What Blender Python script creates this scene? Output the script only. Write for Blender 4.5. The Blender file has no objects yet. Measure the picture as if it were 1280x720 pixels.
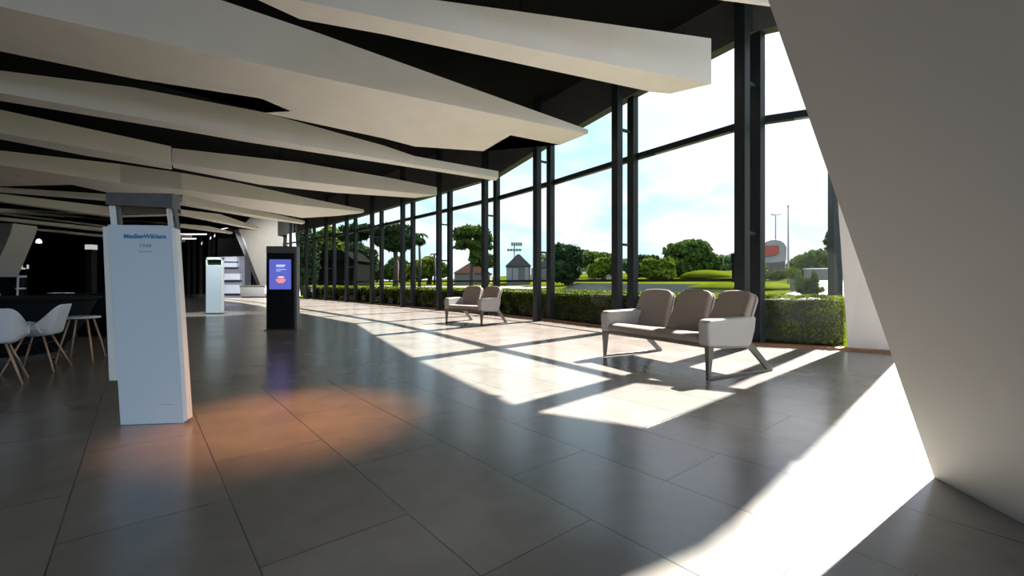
import bpy, bmesh, math, random
import numpy as np
from mathutils import Vector, Matrix, Euler

random.seed(7)
rng = np.random.default_rng(11)
F, CX, HY, EYE = 560.0, 640.0, 353.0, 1.05      # focal length in pixels of a 1280 frame, horizon row, eye height
scene = bpy.context.scene
col = scene.collection

# ------------------------------------------------------------------ helpers
def at(px, Y, z=0.0):
    return Vector(((px - CX) / F * Y, Y, z))
def floor_pt(px, py):
    Y = F * EYE / (py - HY)
    return at(px, Y)
def level_pt(px, py, z):
    Y = F * (z - EYE) / (HY - py)
    return at(px, Y, z)
def z_at(py, Y):
    return EYE + (HY - py) * Y / F

def link(o, parent=None):
    col.objects.link(o)
    if parent is not None:
        o.parent = parent
    return o
def tag(o, label=None, cat=None, group=None, kind=None):
    if label: o['label'] = label
    if cat: o['category'] = cat
    if group: o['group'] = group
    if kind: o['kind'] = kind
    return o
def empty(name, loc=(0, 0, 0), rz=0.0):
    o = bpy.data.objects.new(name, None)
    o.location = loc; o.rotation_euler = (0, 0, rz); o.empty_display_size = .2
    return link(o)

class MB:
    def __init__(s): s.v = []; s.f = []
    def add(s, vs, fs, M=None):
        n = len(s.v)
        for p in vs:
            p = Vector(p)
            s.v.append(tuple(M @ p if M is not None else p))
        for f in fs: s.f.append(tuple(i + n for i in f))
        return s
    def box(s, a, b, M=None):
        x0, y0, z0 = a; x1, y1, z1 = b
        vs = [(x0,y0,z0),(x1,y0,z0),(x1,y1,z0),(x0,y1,z0),(x0,y0,z1),(x1,y0,z1),(x1,y1,z1),(x0,y1,z1)]
        return s.add(vs, [(0,3,2,1),(4,5,6,7),(0,1,5,4),(1,2,6,5),(2,3,7,6),(3,0,4,7)], M)
    def prism(s, pts, d, M=None):
        """closed outline pts extruded by vector d"""
        n = len(pts); d = Vector(d)
        vs = [Vector(p) for p in pts] + [Vector(p) + d for p in pts]
        fs = [tuple(range(n))[::-1], tuple(range(n, 2*n))] + [(i, (i+1) % n, n+(i+1) % n, n+i) for i in range(n)]
        return s.add(vs, fs, M)
    def tube(s, pts, r, seg=10, M=None):
        pts = [Vector(p) for p in pts]
        rs = r if isinstance(r, (list, tuple)) else [r]*len(pts)
        vs, fs = [], []
        ref = Vector((0, 0, 1))
        for i, p in enumerate(pts):
            t = (pts[min(i+1, len(pts)-1)] - pts[max(i-1, 0)]).normalized()
            u = t.cross(ref if abs(t.dot(ref)) < .95 else Vector((1, 0, 0))).normalized()
            w = t.cross(u)
            for k in range(seg):
                a = 2*math.pi*k/seg
                vs.append(p + (u*math.cos(a) + w*math.sin(a))*rs[i])
        for i in range(len(pts)-1):
            for k in range(seg):
                a, b = i*seg+k, i*seg+(k+1) % seg
                fs.append((a, b, b+seg, a+seg))
        fs.append(tuple(range(seg))[::-1]); fs.append(tuple(range((len(pts)-1)*seg, len(pts)*seg)))
        return s.add(vs, fs, M)
    def lathe(s, prof, seg=32, M=None):
        vs, fs = [], []
        for r, z in prof:
            for k in range(seg):
                a = 2*math.pi*k/seg
                vs.append((r*math.cos(a), r*math.sin(a), z))
        for i in range(len(prof)-1):
            for k in range(seg):
                a, b = i*seg+k, i*seg+(k+1) % seg
                fs.append((a, b, b+seg, a+seg))
        fs.append(tuple(range(seg))[::-1]); fs.append(tuple(range((len(prof)-1)*seg, len(prof)*seg)))
        return s.add(vs, fs, M)
    def build(s, name, mat, parent=None, bevel=0, smooth=False, subsurf=0, segs=2, loc=None, rz=0.0):
        me = bpy.data.meshes.new(name)
        me.from_pydata([tuple(v) for v in s.v], [], s.f)
        bm = bmesh.new(); bm.from_mesh(me)
        bmesh.ops.recalc_face_normals(bm, faces=bm.faces)
        bm.to_mesh(me); bm.free()
        if mat: me.materials.append(mat)
        o = link(bpy.data.objects.new(name, me), parent)
        if loc is not None: o.location = loc
        o.rotation_euler = (0, 0, rz)
        if smooth:
            for p in me.polygons: p.use_smooth = True
        if bevel:
            b = o.modifiers.new('bevel', 'BEVEL'); b.width = bevel; b.segments = segs; b.limit_method = 'ANGLE'; b.angle_limit = math.radians(35)
            if segs > 2:
                for p in me.polygons: p.use_smooth = True
                w = o.modifiers.new('wn', 'WEIGHTED_NORMAL'); w.keep_sharp = False
        if subsurf:
            m = o.modifiers.new('sub', 'SUBSURF'); m.levels = subsurf; m.render_levels = subsurf
        return o

def copy_tree(o, parent=None):
    c = o.copy(); link(c, parent)
    for ch in list(o.children): copy_tree(ch, c)
    return c

# ------------------------------------------------------------------ materials
def new_mat(name):
    m = bpy.data.materials.new(name); m.use_nodes = True
    nt = m.node_tree
    return m, nt, nt.nodes['Principled BSDF']
def mat(name, c, rough=.5, metal=0., var=.08, scale=6., bump=0., spec=.5, trans=0.):
    m, nt, b = new_mat(name)
    n = nt.nodes.new('ShaderNodeTexNoise'); n.inputs['Scale'].default_value = scale; n.inputs['Detail'].default_value = 4
    tc = nt.nodes.new('ShaderNodeTexCoord'); nt.links.new(tc.outputs['Object'], n.inputs['Vector'])
    r = nt.nodes.new('ShaderNodeValToRGB')
    r.color_ramp.elements[0].position = .3; r.color_ramp.elements[1].position = .7
    r.color_ramp.elements[0].color = tuple(x*(1-var) for x in c) + (1,)
    r.color_ramp.elements[1].color = tuple(min(1, x*(1+var)) for x in c) + (1,)
    nt.links.new(n.outputs['Fac'], r.inputs['Fac']); nt.links.new(r.outputs['Color'], b.inputs['Base Color'])
    b.inputs['Roughness'].default_value = rough; b.inputs['Metallic'].default_value = metal
    b.inputs['Specular IOR Level'].default_value = spec
    if bump:
        n2 = nt.nodes.new('ShaderNodeTexNoise'); n2.inputs['Scale'].default_value = scale*20
        nt.links.new(tc.outputs['Object'], n2.inputs['Vector'])
        bp = nt.nodes.new('ShaderNodeBump'); bp.inputs['Strength'].default_value = bump; bp.inputs['Distance'].default_value = .01
        nt.links.new(n2.outputs['Fac'], bp.inputs['Height']); nt.links.new(bp.outputs['Normal'], b.inputs['Normal'])
    return m
def emit(name, c, s):
    m, nt, b = new_mat(name)
    b.inputs['Base Color'].default_value = (.02, .02, .02, 1)
    b.inputs['Emission Color'].default_value = c + (1,); b.inputs['Emission Strength'].default_value = s
    return m
def leaf_mat(name, c, var=.45, scale=1.5):
    m, nt, b = new_mat(name)
    n = nt.nodes.new('ShaderNodeTexNoise'); n.inputs['Scale'].default_value = scale; n.inputs['Detail'].default_value = 6
    tc = nt.nodes.new('ShaderNodeTexCoord'); nt.links.new(tc.outputs['Object'], n.inputs['Vector'])
    r = nt.nodes.new('ShaderNodeValToRGB')
    r.color_ramp.elements[0].position = .35; r.color_ramp.elements[1].position = .65
    r.color_ramp.elements[0].color = tuple(x*(1-var) for x in c) + (1,)
    r.color_ramp.elements[1].color = (min(1, c[0]*(1+var*1.2)), min(1, c[1]*(1+var)), c[2], 1)
    nt.links.new(n.outputs['Fac'], r.inputs['Fac'])
    nt.links.new(r.outputs['Color'], b.inputs['Base Color'])
    b.inputs['Roughness'].default_value = .9; b.inputs['Specular IOR Level'].default_value = .05
    t = nt.nodes.new('ShaderNodeBsdfTranslucent'); nt.links.new(r.outputs['Color'], t.inputs['Color'])
    mx = nt.nodes.new('ShaderNodeMixShader'); mx.inputs[0].default_value = .2
    nt.links.new(b.outputs[0], mx.inputs[1]); nt.links.new(t.outputs[0], mx.inputs[2])
    nt.links.new(mx.outputs[0], nt.nodes['Material Output'].inputs['Surface'])
    return m
def glass_mat(name, tint):
    m, nt, b = new_mat(name); nt.nodes.remove(b)
    t = nt.nodes.new('ShaderNodeBsdfTransparent'); t.inputs['Color'].default_value = tint + (1,)
    g = nt.nodes.new('ShaderNodeBsdfGlossy'); g.inputs['Roughness'].default_value = .0; g.inputs['Color'].default_value = (.9, .95, .95, 1)
    lw = nt.nodes.new('ShaderNodeLayerWeight'); lw.inputs['Blend'].default_value = .5
    pw = nt.nodes.new('ShaderNodeMath'); pw.operation = 'POWER'; pw.inputs[1].default_value = 5
    fr = nt.nodes.new('ShaderNodeMath'); fr.operation = 'MULTIPLY_ADD'; fr.inputs[1].default_value = .16; fr.inputs[2].default_value = .005
    nt.links.new(lw.outputs['Facing'], pw.inputs[0]); nt.links.new(pw.outputs[0], fr.inputs[0])
    mx = nt.nodes.new('ShaderNodeMixShader')
    nt.links.new(fr.outputs[0], mx.inputs[0]); nt.links.new(t.outputs[0], mx.inputs[1]); nt.links.new(g.outputs[0], mx.inputs[2])
    nt.links.new(mx.outputs[0], nt.nodes['Material Output'].inputs['Surface'])
    return m
def floor_mat():
    m, nt, b = new_mat('polished_stone')
    N, L = nt.nodes.new, nt.links.new
    tc = N('ShaderNodeTexCoord')
    mp = N('ShaderNodeMapping'); mp.inputs['Rotation'].default_value = (0, 0, math.radians(50.2))
    mp.inputs['Location'].default_value = (.05, -.34, 0)
    L(tc.outputs['Object'], mp.inputs['Vector'])
    br = N('ShaderNodeTexBrick'); br.offset = .45; br.squash = 1
    br.inputs['Scale'].default_value = 1.0; br.inputs['Brick Width'].default_value = 1.25; br.inputs['Row Height'].default_value = .6
    br.inputs['Mortar Size'].default_value = .0042; br.inputs['Mortar Smooth'].default_value = .3; br.inputs['Bias'].default_value = 0
    br.inputs['Color1'].default_value = (.200, .174, .152, 1); br.inputs['Color2'].default_value = (.226, .200, .178, 1); br.inputs['Mortar'].default_value = (.07, .064, .058, 1)
    L(mp.outputs[0], br.inputs['Vector'])
    n1 = N('ShaderNodeTexNoise'); n1.inputs['Scale'].default_value = 2.2; n1.inputs['Detail'].default_value = 7; n1.inputs['Roughness'].default_value = .62
    L(tc.outputs['Object'], n1.inputs['Vector'])
    r1 = N('ShaderNodeValToRGB'); r1.color_ramp.elements[0].position = .3; r1.color_ramp.elements[1].position = .72
    r1.color_ramp.elements[0].color = (.80, .80, .80, 1); r1.color_ramp.elements[1].color = (1.15, 1.13, 1.1, 1)
    L(n1.outputs['Fac'], r1.inputs['Fac'])
    mx = N('ShaderNodeMix'); mx.data_type = 'RGBA'; mx.blend_type = 'MULTIPLY'; mx.inputs['Factor'].default_value = 1
    L(br.outputs['Color'], mx.inputs['A']); L(r1.outputs['Color'], mx.inputs['B']); L(mx.outputs['Result'], b.inputs['Base Color'])
    r2 = N('ShaderNodeMapRange'); r2.inputs['To Min'].default_value = .17; r2.inputs['To Max'].default_value = .30
    n3 = N('ShaderNodeTexNoise'); n3.inputs['Scale'].default_value = 1.1; n3.inputs['Detail'].default_value = 5
    L(tc.outputs['Object'], n3.inputs['Vector']); L(n3.outputs['Fac'], r2.inputs['Value']); L(r2.outputs[0], b.inputs['Roughness'])
    bp = N('ShaderNodeBump'); bp.inputs['Strength'].default_value = .35; bp.inputs['Distance'].default_value = .004; bp.invert = True
    L(br.outputs['Fac'], bp.inputs['Height']); L(bp.outputs[0], b.inputs['Normal'])
    b.inputs['IOR'].default_value = 1.6; b.inputs['Specular IOR Level'].default_value = .9; b.inputs['Specular Tint'].default_value = (.66, .82, 1.0, 1)
    return m
def lawn_mat():
    m, nt, b = new_mat('lawn')
    N, L = nt.nodes.new, nt.links.new
    tc = N('ShaderNodeTexCoord'); n = N('ShaderNodeTexNoise'); n.inputs['Scale'].default_value = .25; n.inputs['Detail'].default_value = 8
    L(tc.outputs['Object'], n.inputs['Vector'])
    r = N('ShaderNodeValToRGB'); r.color_ramp.elements[0].position = .35; r.color_ramp.elements[1].position = .65
    r.color_ramp.elements[0].color = (.032, .046, .004, 1); r.color_ramp.elements[1].color = (.056, .070, .005, 1)
    L(n.outputs['Fac'], r.inputs['Fac']); L(r.outputs[0], b.inputs['Base Color']); b.inputs['Roughness'].default_value = 1
    b.inputs['Specular IOR Level'].default_value = .0
    return m

M = dict(
    floor=floor_mat(), lawn=lawn_mat(),
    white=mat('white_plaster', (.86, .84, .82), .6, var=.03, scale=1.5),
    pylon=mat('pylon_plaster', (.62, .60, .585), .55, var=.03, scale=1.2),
    black=mat('black_ceiling', (.006, .006, .007), .9, spec=.1),
    bulk=mat('bulkhead_grey', (.055, .056, .058), .6),
    wall=mat('dark_wall', (.012, .0125, .012), .8, spec=.2),
    backwall=mat('grey_wall', (.30, .29, .28), .8),
    steel=mat('dark_steel', (.012, .016, .019), .45, .0, spec=.3),
    rail=mat('rail_paint', (.012, .012, .014), .4),
    alu=mat('silver_strip', (.45, .46, .48), .35, .8),
    wood=mat('warm_timber', (.26, .11, .045), .5, var=.25, scale=14),
    beige=mat('taupe_upholstery', (.255, .212, .185), .85, var=.06, scale=40, bump=.12, spec=.25),
    shell=mat('grey_upholstery', (.33, .31, .31), .8, var=.05, scale=40, bump=.1, spec=.25),
    metal=mat('bronze_grey_metal', (.13, .12, .11), .38, .6),
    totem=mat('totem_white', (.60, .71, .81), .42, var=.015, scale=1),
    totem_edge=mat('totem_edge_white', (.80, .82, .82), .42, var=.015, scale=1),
    header=mat('header_grey', (.10, .105, .11), .5),
    blue=mat('blue_ink', (.06, .26, .50), .5), grey=mat('grey_ink', (.28, .32, .36), .5),
    kiosk=mat('kiosk_black', (.008, .009, .012), .25), casing=mat('kiosk_grey', (.13, .13, .135), .4, .3),
    screen=emit('screen_blue', (.11, .14, .60), .48), glow=emit('screen_white', (.55, .6, .95), .8), orange=emit('screen_orange', (.9, .22, .2), .7), pale=emit('screen_pale', (.75, .6, .8), .7),
    plastic=mat('white_plastic', (.62, .65, .72), .35, var=.02), legwood=mat('beech_leg', (.50, .30, .20), .45, var=.15, scale=20),
    cloth=mat('black_cloth', (.006, .008, .010), .9, spec=.15), darkbox=mat('black_laminate', (.009, .01, .014), .5),
    highlight=mat('highlight_white', (.75, .77, .82), .7),
    pale_unit=mat('pale_laminate', (.62, .66, .72), .4), mid_grey=mat('mid_grey_panel', (.20, .20, .22), .6),
    lamp=emit('lamp_white', (1, .96, .9), 6), lamp_dim=emit('lamp_soft', (1, .97, .92), 1.2),
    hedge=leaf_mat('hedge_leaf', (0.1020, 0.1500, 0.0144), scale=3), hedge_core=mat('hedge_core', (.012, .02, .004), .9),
    tree=leaf_mat('tree_leaf', (0.0396, 0.0726, 0.0185), scale=1.6), tree_y=leaf_mat('bright_leaf', (0.0702, 0.1072, 0.0149), scale=1.6),
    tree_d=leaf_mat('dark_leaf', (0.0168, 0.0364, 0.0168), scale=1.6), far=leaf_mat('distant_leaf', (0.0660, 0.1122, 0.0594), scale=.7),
    bark=mat('bark', (.045, .033, .026), .9, var=.3), path=mat('pale_path', (0.1300, 0.1250, 0.1175), .9), road=mat('grey_road', (0.0935, 0.0935, 0.0935), .9),
    roof_o=mat('orange_roof', (0.1500, 0.0650, 0.0375), .8), roof_d=mat('dark_roof', (.035, .035, .04), .7), bwall=mat('grey_render', (0.0935, 0.0908, 0.0880), .8),
    bwhite=mat('pale_panel', (0.1560, 0.1680, 0.1920), .6), sign_w=mat('sign_white', (0.1820, 0.1820, 0.1785), .6), sign_o=mat('sign_orange', (0.2380, 0.0385, 0.0210), .6), sign_d=mat('sign_plum', (.05, .035, .045), .7),
    pole=mat('pale_pole', (0.1800, 0.1860, 0.1860), .5), fence=mat('pale_fence', (0.1320, 0.1500, 0.1560), .6), green=mat('flood_green', (.05, .10, .085), .6),
    shade=mat('dark_shed', (.006, .007, .006), 1, spec=.0),
    stem=mat('green_pot', (.06, .08, .05), .6),
    glass=glass_mat('clear_glass', (.92, .92, .925)), glass_top=glass_mat('teal_glass', (.88, .925, .93)),
)
def water_mat():
    m, nt, b = new_mat('pond_water')
    n = nt.nodes.new('ShaderNodeTexNoise'); n.inputs['Scale'].default_value = 3
    bp = nt.nodes.new('ShaderNodeBump'); bp.inputs['Strength'].default_value = .1
    nt.links.new(n.outputs['Fac'], bp.inputs['Height']); nt.links.new(bp.outputs[0], b.inputs['Normal'])
    b.inputs['Base Color'].default_value = (.014, .018, .018, 1); b.inputs['Roughness'].default_value = .5; b.inputs['Specular IOR Level'].default_value = .0
    return m
M['water'] = water_mat()

# ------------------------------------------------------------------ the glass line in plan
LINE = [(-24.2, 39.6), (-20.6, 36.3), (-16.9, 32.7), (-14.75, 30.6), (-12.7, 28.5), (-10.6, 26.4), (-8.5, 24.0), (-6.4, 21.6), (-4.35, 19.2), (-2.45, 16.95), (-.60, 14.7), (.98, 12.44), (2.58, 9.89), (4.1, 7.6)]
CORNER0, CORNER1 = (5.25, 7.0), (5.75, 6.62)      # the white end wall
BEYOND = [(5.75, 6.62), (7.6, 5.1), (9.4, 3.2), (10.9, .9), (12.0, -1.6), (12.6, -4.6)]
ALL = [Vector((x, y, 0)) for x, y in LINE] + [Vector((5.25, 7.0, 0))] + [Vector((x, y, 0)) for x, y in BEYOND]
def outward(a, b):
    d = (b - a); n = Vector((-d.y, d.x, 0)); n.normalize()
    return n if n.x + n.y > 0 else -n
NORM = []
for i in range(len(ALL)):
    a, b = ALL[max(i-1, 0)], ALL[min(i+1, len(ALL)-1)]
    NORM.append(outward(a, b))
def dist_out(x, y):
    best = 1e9; p = Vector((x, y, 0))
    for a, b in zip(ALL[:-1], ALL[1:]):
        d = b - a; t = max(0, min(1, (p-a).dot(d)/d.length_squared)); best = min(best, (p-a-d*t).length)
    return best
def rise(d):
    return -.03 if d < 6 else -.03 + .043*(d-6) if d < 90 else -.03 + .043*84 + .02*(d-90)
def gz(x, y): return rise(dist_out(x, y))

GTOP = {}                                            # head of the glass per line index
heads = [4.5]*11 + [4.9, 5.15, 5.3]
H_CEIL, H_TRANS = 6.08, 3.78

# ------------------------------------------------------------------ setting
b = MB()
inner = [(-62, -5), (12.7, -5)] + [(v.x, v.y) for v in reversed(ALL)] + [(-28, 42.6), (-62, 42.6)]
b.prism([(x, y, -.2) for x, y in inner], (0, 0, .2))
tag(b.build('floor', M['floor']), 'polished grey stone tile floor of the hall', 'floor', kind='structure')
INSET = [(5.75, 6.64), (4.95, 6.2), (6.6, 4.3), (8.3, 2.6), (9.8, .5), (10.8, -1.8), (11.3, -5)]  # ceiling edge cut back so sun reaches the floor patch
over = [(-62, -5)] + INSET[::-1] + [(5.95, 6.82), (5.38, 7.25), (4.25, 7.8)] + [(v.x, v.y) for v in reversed(ALL[:len(LINE)-1])] + [(-28, 42.6), (-62, 42.6)]
b = MB(); b.prism([(x, y, H_CEIL) for x, y in over], (0, 0, .3))
tag(b.build('ceiling', M['black']), 'black ceiling void above the white beams', 'ceiling', kind='structure')
b = MB(); b.box((-62, 42.4, 0), (-26.3, 42.7, H_CEIL)); tag(b.build('wall_far', M['wall']), 'dark wall at the far end of the hall', 'wall', kind='structure')
b = MB(); b.box((-62.3, -5, 0), (-62, 42.7, H_CEIL)); tag(b.build('wall_left', M['wall']), 'dark wall closing the hall on its shaded side', 'wall', kind='structure')
b = MB(); b.box((-62, -5.3, 0), (-4.5, -5, H_CEIL)); b.box((-4.5, -5.3, 5.4), (12.7, -5, H_CEIL)); tag(b.build('wall_rear', M['backwall']), 'grey wall behind the viewer', 'wall', kind='structure')

b = MB()  # roof glazing added over the cut ceiling edge, to admit the sun
for (p, q, r2, t2) in zip(INSET[1:-1], INSET[2:], BEYOND[1:], BEYOND[:-1]):
    b.prism([(p[0], p[1], H_CEIL+.02), (q[0], q[1], H_CEIL+.02), (r2[0], r2[1], H_CEIL+.02), (t2[0], t2[1], H_CEIL+.02)], (0, 0, .02))
tag(b.build('window_30', glass_mat('added_skylight_glass', (.9, .93, .93))), 'added glazed roof edge, unseen behind the nearest leaning pylon, letting sun onto the floor', 'skylight', kind='structure')
# bulkhead above the glass
b = MB()
hs = heads + [5.3]*(len(ALL)-len(heads))
for i in range(len(LINE)+1):
    p, q = ALL[i], ALL[i+1]; n0, n1 = NORM[i]*.2, NORM[i+1]*.2; m0, m1 = NORM[i]*-.03, NORM[i+1]*-.03
    vs = [(p.x+m0.x, p.y+m0.y, hs[i]), (q.x+m1.x, q.y+m1.y, hs[i+1]), (q.x+n1.x, q.y+n1.y, hs[i+1]), (p.x+n0.x, p.y+n0.y, hs[i])]
    vs += [(v[0], v[1], H_CEIL+.02) for v in vs]
    b.add(vs, [(0,1,2,3),(4,7,6,5),(0,4,5,1),(1,5,6,2),(2,6,7,3),(3,7,4,0)])
tag(b.build('trim_1', M['bulk']), 'dark grey bulkhead running along the head of the glass', 'bulkhead', kind='structure')
b = MB()
for i in range(2, len(ALL)-1):
    p, q = ALL[i], ALL[i+1]; a0, a1 = NORM[i]*-.16, NORM[i+1]*-.16; c0, c1 = NORM[i]*.05, NORM[i+1]*.05
    b.prism([(p.x+a0.x, p.y+a0.y, .0), (q.x+a1.x, q.y+a1.y, .0), (q.x+c1.x, q.y+c1.y, .0), (p.x+c0.x, p.y+c0.y, .0)], (0, 0, .035))
tag(b.build('trim_2', M['wood']), 'brown timber sill strip at the foot of the glass', 'sill', kind='structure')

# white end wall, leaning a little
b = MB()
p, q = Vector((5.25, 7.0, 0)), Vector((5.78, 6.62, 0)); n = outward(p, q)
lean = Vector((-.052, .02, 0))
vs = []
for z in (0, 5.25):
    k = lean*z
    vs += [p+k+Vector((0,0,z)), q+Vector((0,0,z)), q+n*.22+Vector((0,0,z)), p+n*.22+k+Vector((0,0,z))]
b.add(vs, [(0,1,2,3),(4,7,6,5),(0,4,5,1),(1,5,6,2),(2,6,7,3),(3,7,4,0)])
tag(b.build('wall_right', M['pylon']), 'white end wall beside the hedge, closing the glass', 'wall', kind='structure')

ORD = ['first', 'second', 'third', 'fourth', 'fifth', 'sixth', 'seventh', 'eighth', 'ninth', 'tenth', 'eleventh', 'twelfth', 'thirteenth', 'fourteenth', 'fifteenth', 'sixteenth', 'seventeenth', 'eighteenth', 'nineteenth', 'twentieth']
def quad_slab(b, p, q, z0, z1, z2, z3, n, d0, d1):
    """slab between plan points p,q; bottom z0,z1 top z2(p) z3(q), from n*d0 to n*d1"""
    vs = []
    for d in (d0, d1):
        vs += [(p.x+n.x*d, p.y+n.y*d, z0), (q.x+n.x*d, q.y+n.y*d, z1), (q.x+n.x*d, q.y+n.y*d, z3), (p.x+n.x*d, p.y+n.y*d, z2)]
    b.add(vs, [(0,1,2,3),(7,6,5,4),(0,4,5,1),(1,5,6,2),(2,6,7,3),(3,7,4,0)])
def bay(k, p, q, hp, hq, label, posts=True, rail=True, trans=True):
    w = empty('window_%d' % k, (0, 0, 0))
    tag(w, label, 'window', kind='structure')
    n = outward(p, q); d = (q-p).normalized()
    b = MB(); quad_slab(b, p, q, .03, .03, H_TRANS, H_TRANS, n, .22, .235); b.build('glass_pane', M['glass'], w)
    b = MB(); quad_slab(b, p, q, H_TRANS+.1, H_TRANS+.1, hp, hq, n, .22, .235); b.build('glass_pane', M['glass_top'], w)
    if not trans: return w
    b = MB(); quad_slab(b, p, q, H_TRANS, H_TRANS, H_TRANS+.12, H_TRANS+.12, n, .15, .27); tr = b.build('transom', M['steel'], w)
    b = MB(); quad_slab(b, p+d*.6, q-d*.5, H_TRANS-.03, H_TRANS-.03, H_TRANS-.002, H_TRANS-.002, n, .13, .17); b.build('silver_strip', M['alu'], tr)
    if rail:
        b = MB(); quad_slab(b, p, q, 1.065, 1.065, 1.125, 1.125, n, .24, .30); b.build('handrail', M['rail'], w)
    if posts:
        ang = math.atan2(d.y, d.x)
        for s in (-.36, .12):
            c = q + n*s
            b = MB()
            Mx = Matrix.Translation((c.x, c.y, 0)) @ Matrix.Rotation(ang, 4, 'Z')
            b.box((-.09, -.08, 0), (.09, .08, hq+.02 if s > 0 else H_CEIL-.01), Mx)
            b.build('mullion', M['steel'], w, bevel=.006)
        for z in (1.85, 4.35 if hq > 4.6 else 3.2):
            b = MB(); c = q - n*.12; Mx = Matrix.Translation((c.x, c.y, 0)) @ Matrix.Rotation(ang, 4, 'Z')
            b.box((-.03, -.15, z), (.03, .15, z+.05), Mx); b.build('spacer_bracket', M['steel'], w)
    return w
n_line = len(LINE)
cnt = 0
for i in range(n_line-2, -1, -1):
    cnt += 1
    if i < 2: continue
    p, q = ALL[i], ALL[i+1]
    bay(cnt+1, p, q, hs[i], hs[i+1], 'tall glazed bay with twin posts, %s past the glazed bay by the white end wall' % ORD[cnt-1])
bay(1, ALL[n_line-1], Vector((5.25, 7.0, 0)), 5.2, 5.2, 'glazed bay between the nearest twin posts and the white end wall', posts=False, rail=False)
for j in range(len(BEYOND)-1):
    p, q = Vector(BEYOND[j]+(0,)), Vector(BEYOND[j+1]+(0,))
    bay(cnt+2+j, p, q, 6.05, 6.05, 'glazed bay hidden behind the big leaning pylon, the %s past the white end wall' % ORD[j], trans=False)
b = MB()
quad_slab(b, Vector((-28, 43, 0)), ALL[0], 0, 0, H_CEIL, H_CEIL, outward(ALL[0], ALL[1]), .0, .3)
for i in (0, 1): quad_slab(b, ALL[i], ALL[i+1], 0, 0, H_CEIL, H_CEIL, outward(ALL[i], ALL[i+1]), .25, .45)
tag(b.build('wall_end', M['wall']), 'dark wall where the glass stops behind the far leaning pylon', 'wall', kind='structure')
# single post outside at the end of the hedge
pp = at(1044, 8.55)
b = MB(); b.box((-.085, -.085, -.05), (.085, .085, 5.3)); 
tag(b.build('outer_post', M['steel'], loc=pp, bevel=.006), 'single dark steel post outside at the hedge end by the white end wall', 'post')

# ------------------------------------------------------------------ leaning pylons
b = MB()
A0 = floor_pt(1168, 597); A1 = floor_pt(1280, 655)
top = at(960, 2.34, z_at(0, 2.34))
e = (top - A0) / top.z
far_edge = lambda z: A0 + e*z
dirn = (A1 - A0).normalized()
near = A0 + dirn*3.0
vs = []
for z in (0, H_CEIL-.01):
    f = far_edge(z); g = near + e*z
    vs += [f, g, g+Vector((1.6, -.1, 0)), f+Vector((1.6, -.25, 0))]
b.add(vs, [(0,1,2,3),(4,7,6,5),(0,4,5,1),(1,5,6,2),(2,6,7,3),(3,7,4,0)])
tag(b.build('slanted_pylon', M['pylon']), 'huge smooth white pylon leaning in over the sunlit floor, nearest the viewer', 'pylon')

b = MB(); b.box((-30, -60, -.3), (40, -5.3, -.05)); tag(b.build('ground_forecourt', M['road']), 'grey forecourt behind the viewer', 'pavement', kind='structure')
rw = empty('window_31', (4, -5.15, 0)); tag(rw, 'added glazed front, unseen behind the viewer, letting in soft sky light', 'window', kind='structure')
for x0 in np.arange(-8.5, 8.6, 2.866):  # unseen glazing added to light the beams and totem from behind the camera
    b = MB(); b.box((float(x0)+.05, -.01, 0.05), (min(8.7, float(x0)+2.82), .01, 5.35)); b.build('glass_pane', M['glass'], rw)
    b = MB(); b.box((float(x0)-.05, -.08, 0), (float(x0)+.05, .08, 5.4)); b.build('mullion', M['steel'], rw)
def poly_slab(name, pts, Y, th, m, label, cat, parent=None):
    """a flat-faced solid facing the hall; outline given as (x, z) at depth Y"""
    b = MB(); b.prism([(x, Y, z) for x, z in pts], (0, th, 0))
    o = b.build(name, m, parent, bevel=.02)
    if label: tag(o, label, cat)
    return o
def xz(px, py, Y): return ((px-CX)/F*Y, z_at(py, Y))
Yp = 33.0
pyl = empty('slanted_pylon', at(340, Yp))
tag(pyl, 'white leaning pylon far down the hall, behind the black screen kiosk', 'pylon')
def sub(o, pts, Y, th, m, name):
    b = MB(); loc = o.location
    b.prism([(x-loc.x, Y-loc.y, z) for x, z in pts], (0, th, 0)); return b.build(name, m, o, bevel=.02)
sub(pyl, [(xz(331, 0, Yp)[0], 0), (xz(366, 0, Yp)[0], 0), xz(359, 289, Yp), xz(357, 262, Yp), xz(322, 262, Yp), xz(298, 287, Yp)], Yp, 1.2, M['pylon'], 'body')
sub(pyl, [(xz(327, 0, Yp)[0], 0), (xz(331, 0, Yp)[0], 0), xz(298, 287, Yp), xz(291, 287, Yp)], Yp+.05, 1.1, M['bwall'], 'shaded_side')  # the pylon's side face, its shade put into a darker material
Yl = 19.0
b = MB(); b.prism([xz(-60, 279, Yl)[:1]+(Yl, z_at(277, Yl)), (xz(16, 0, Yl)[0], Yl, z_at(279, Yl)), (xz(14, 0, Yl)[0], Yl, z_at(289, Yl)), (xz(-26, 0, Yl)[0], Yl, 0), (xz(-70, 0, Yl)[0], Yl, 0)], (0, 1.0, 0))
tag(b.build('slanted_pylon', M['pylon'], bevel=.02), 'white pylon leaning out over the dark seating area beyond the black table', 'pylon')

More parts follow.
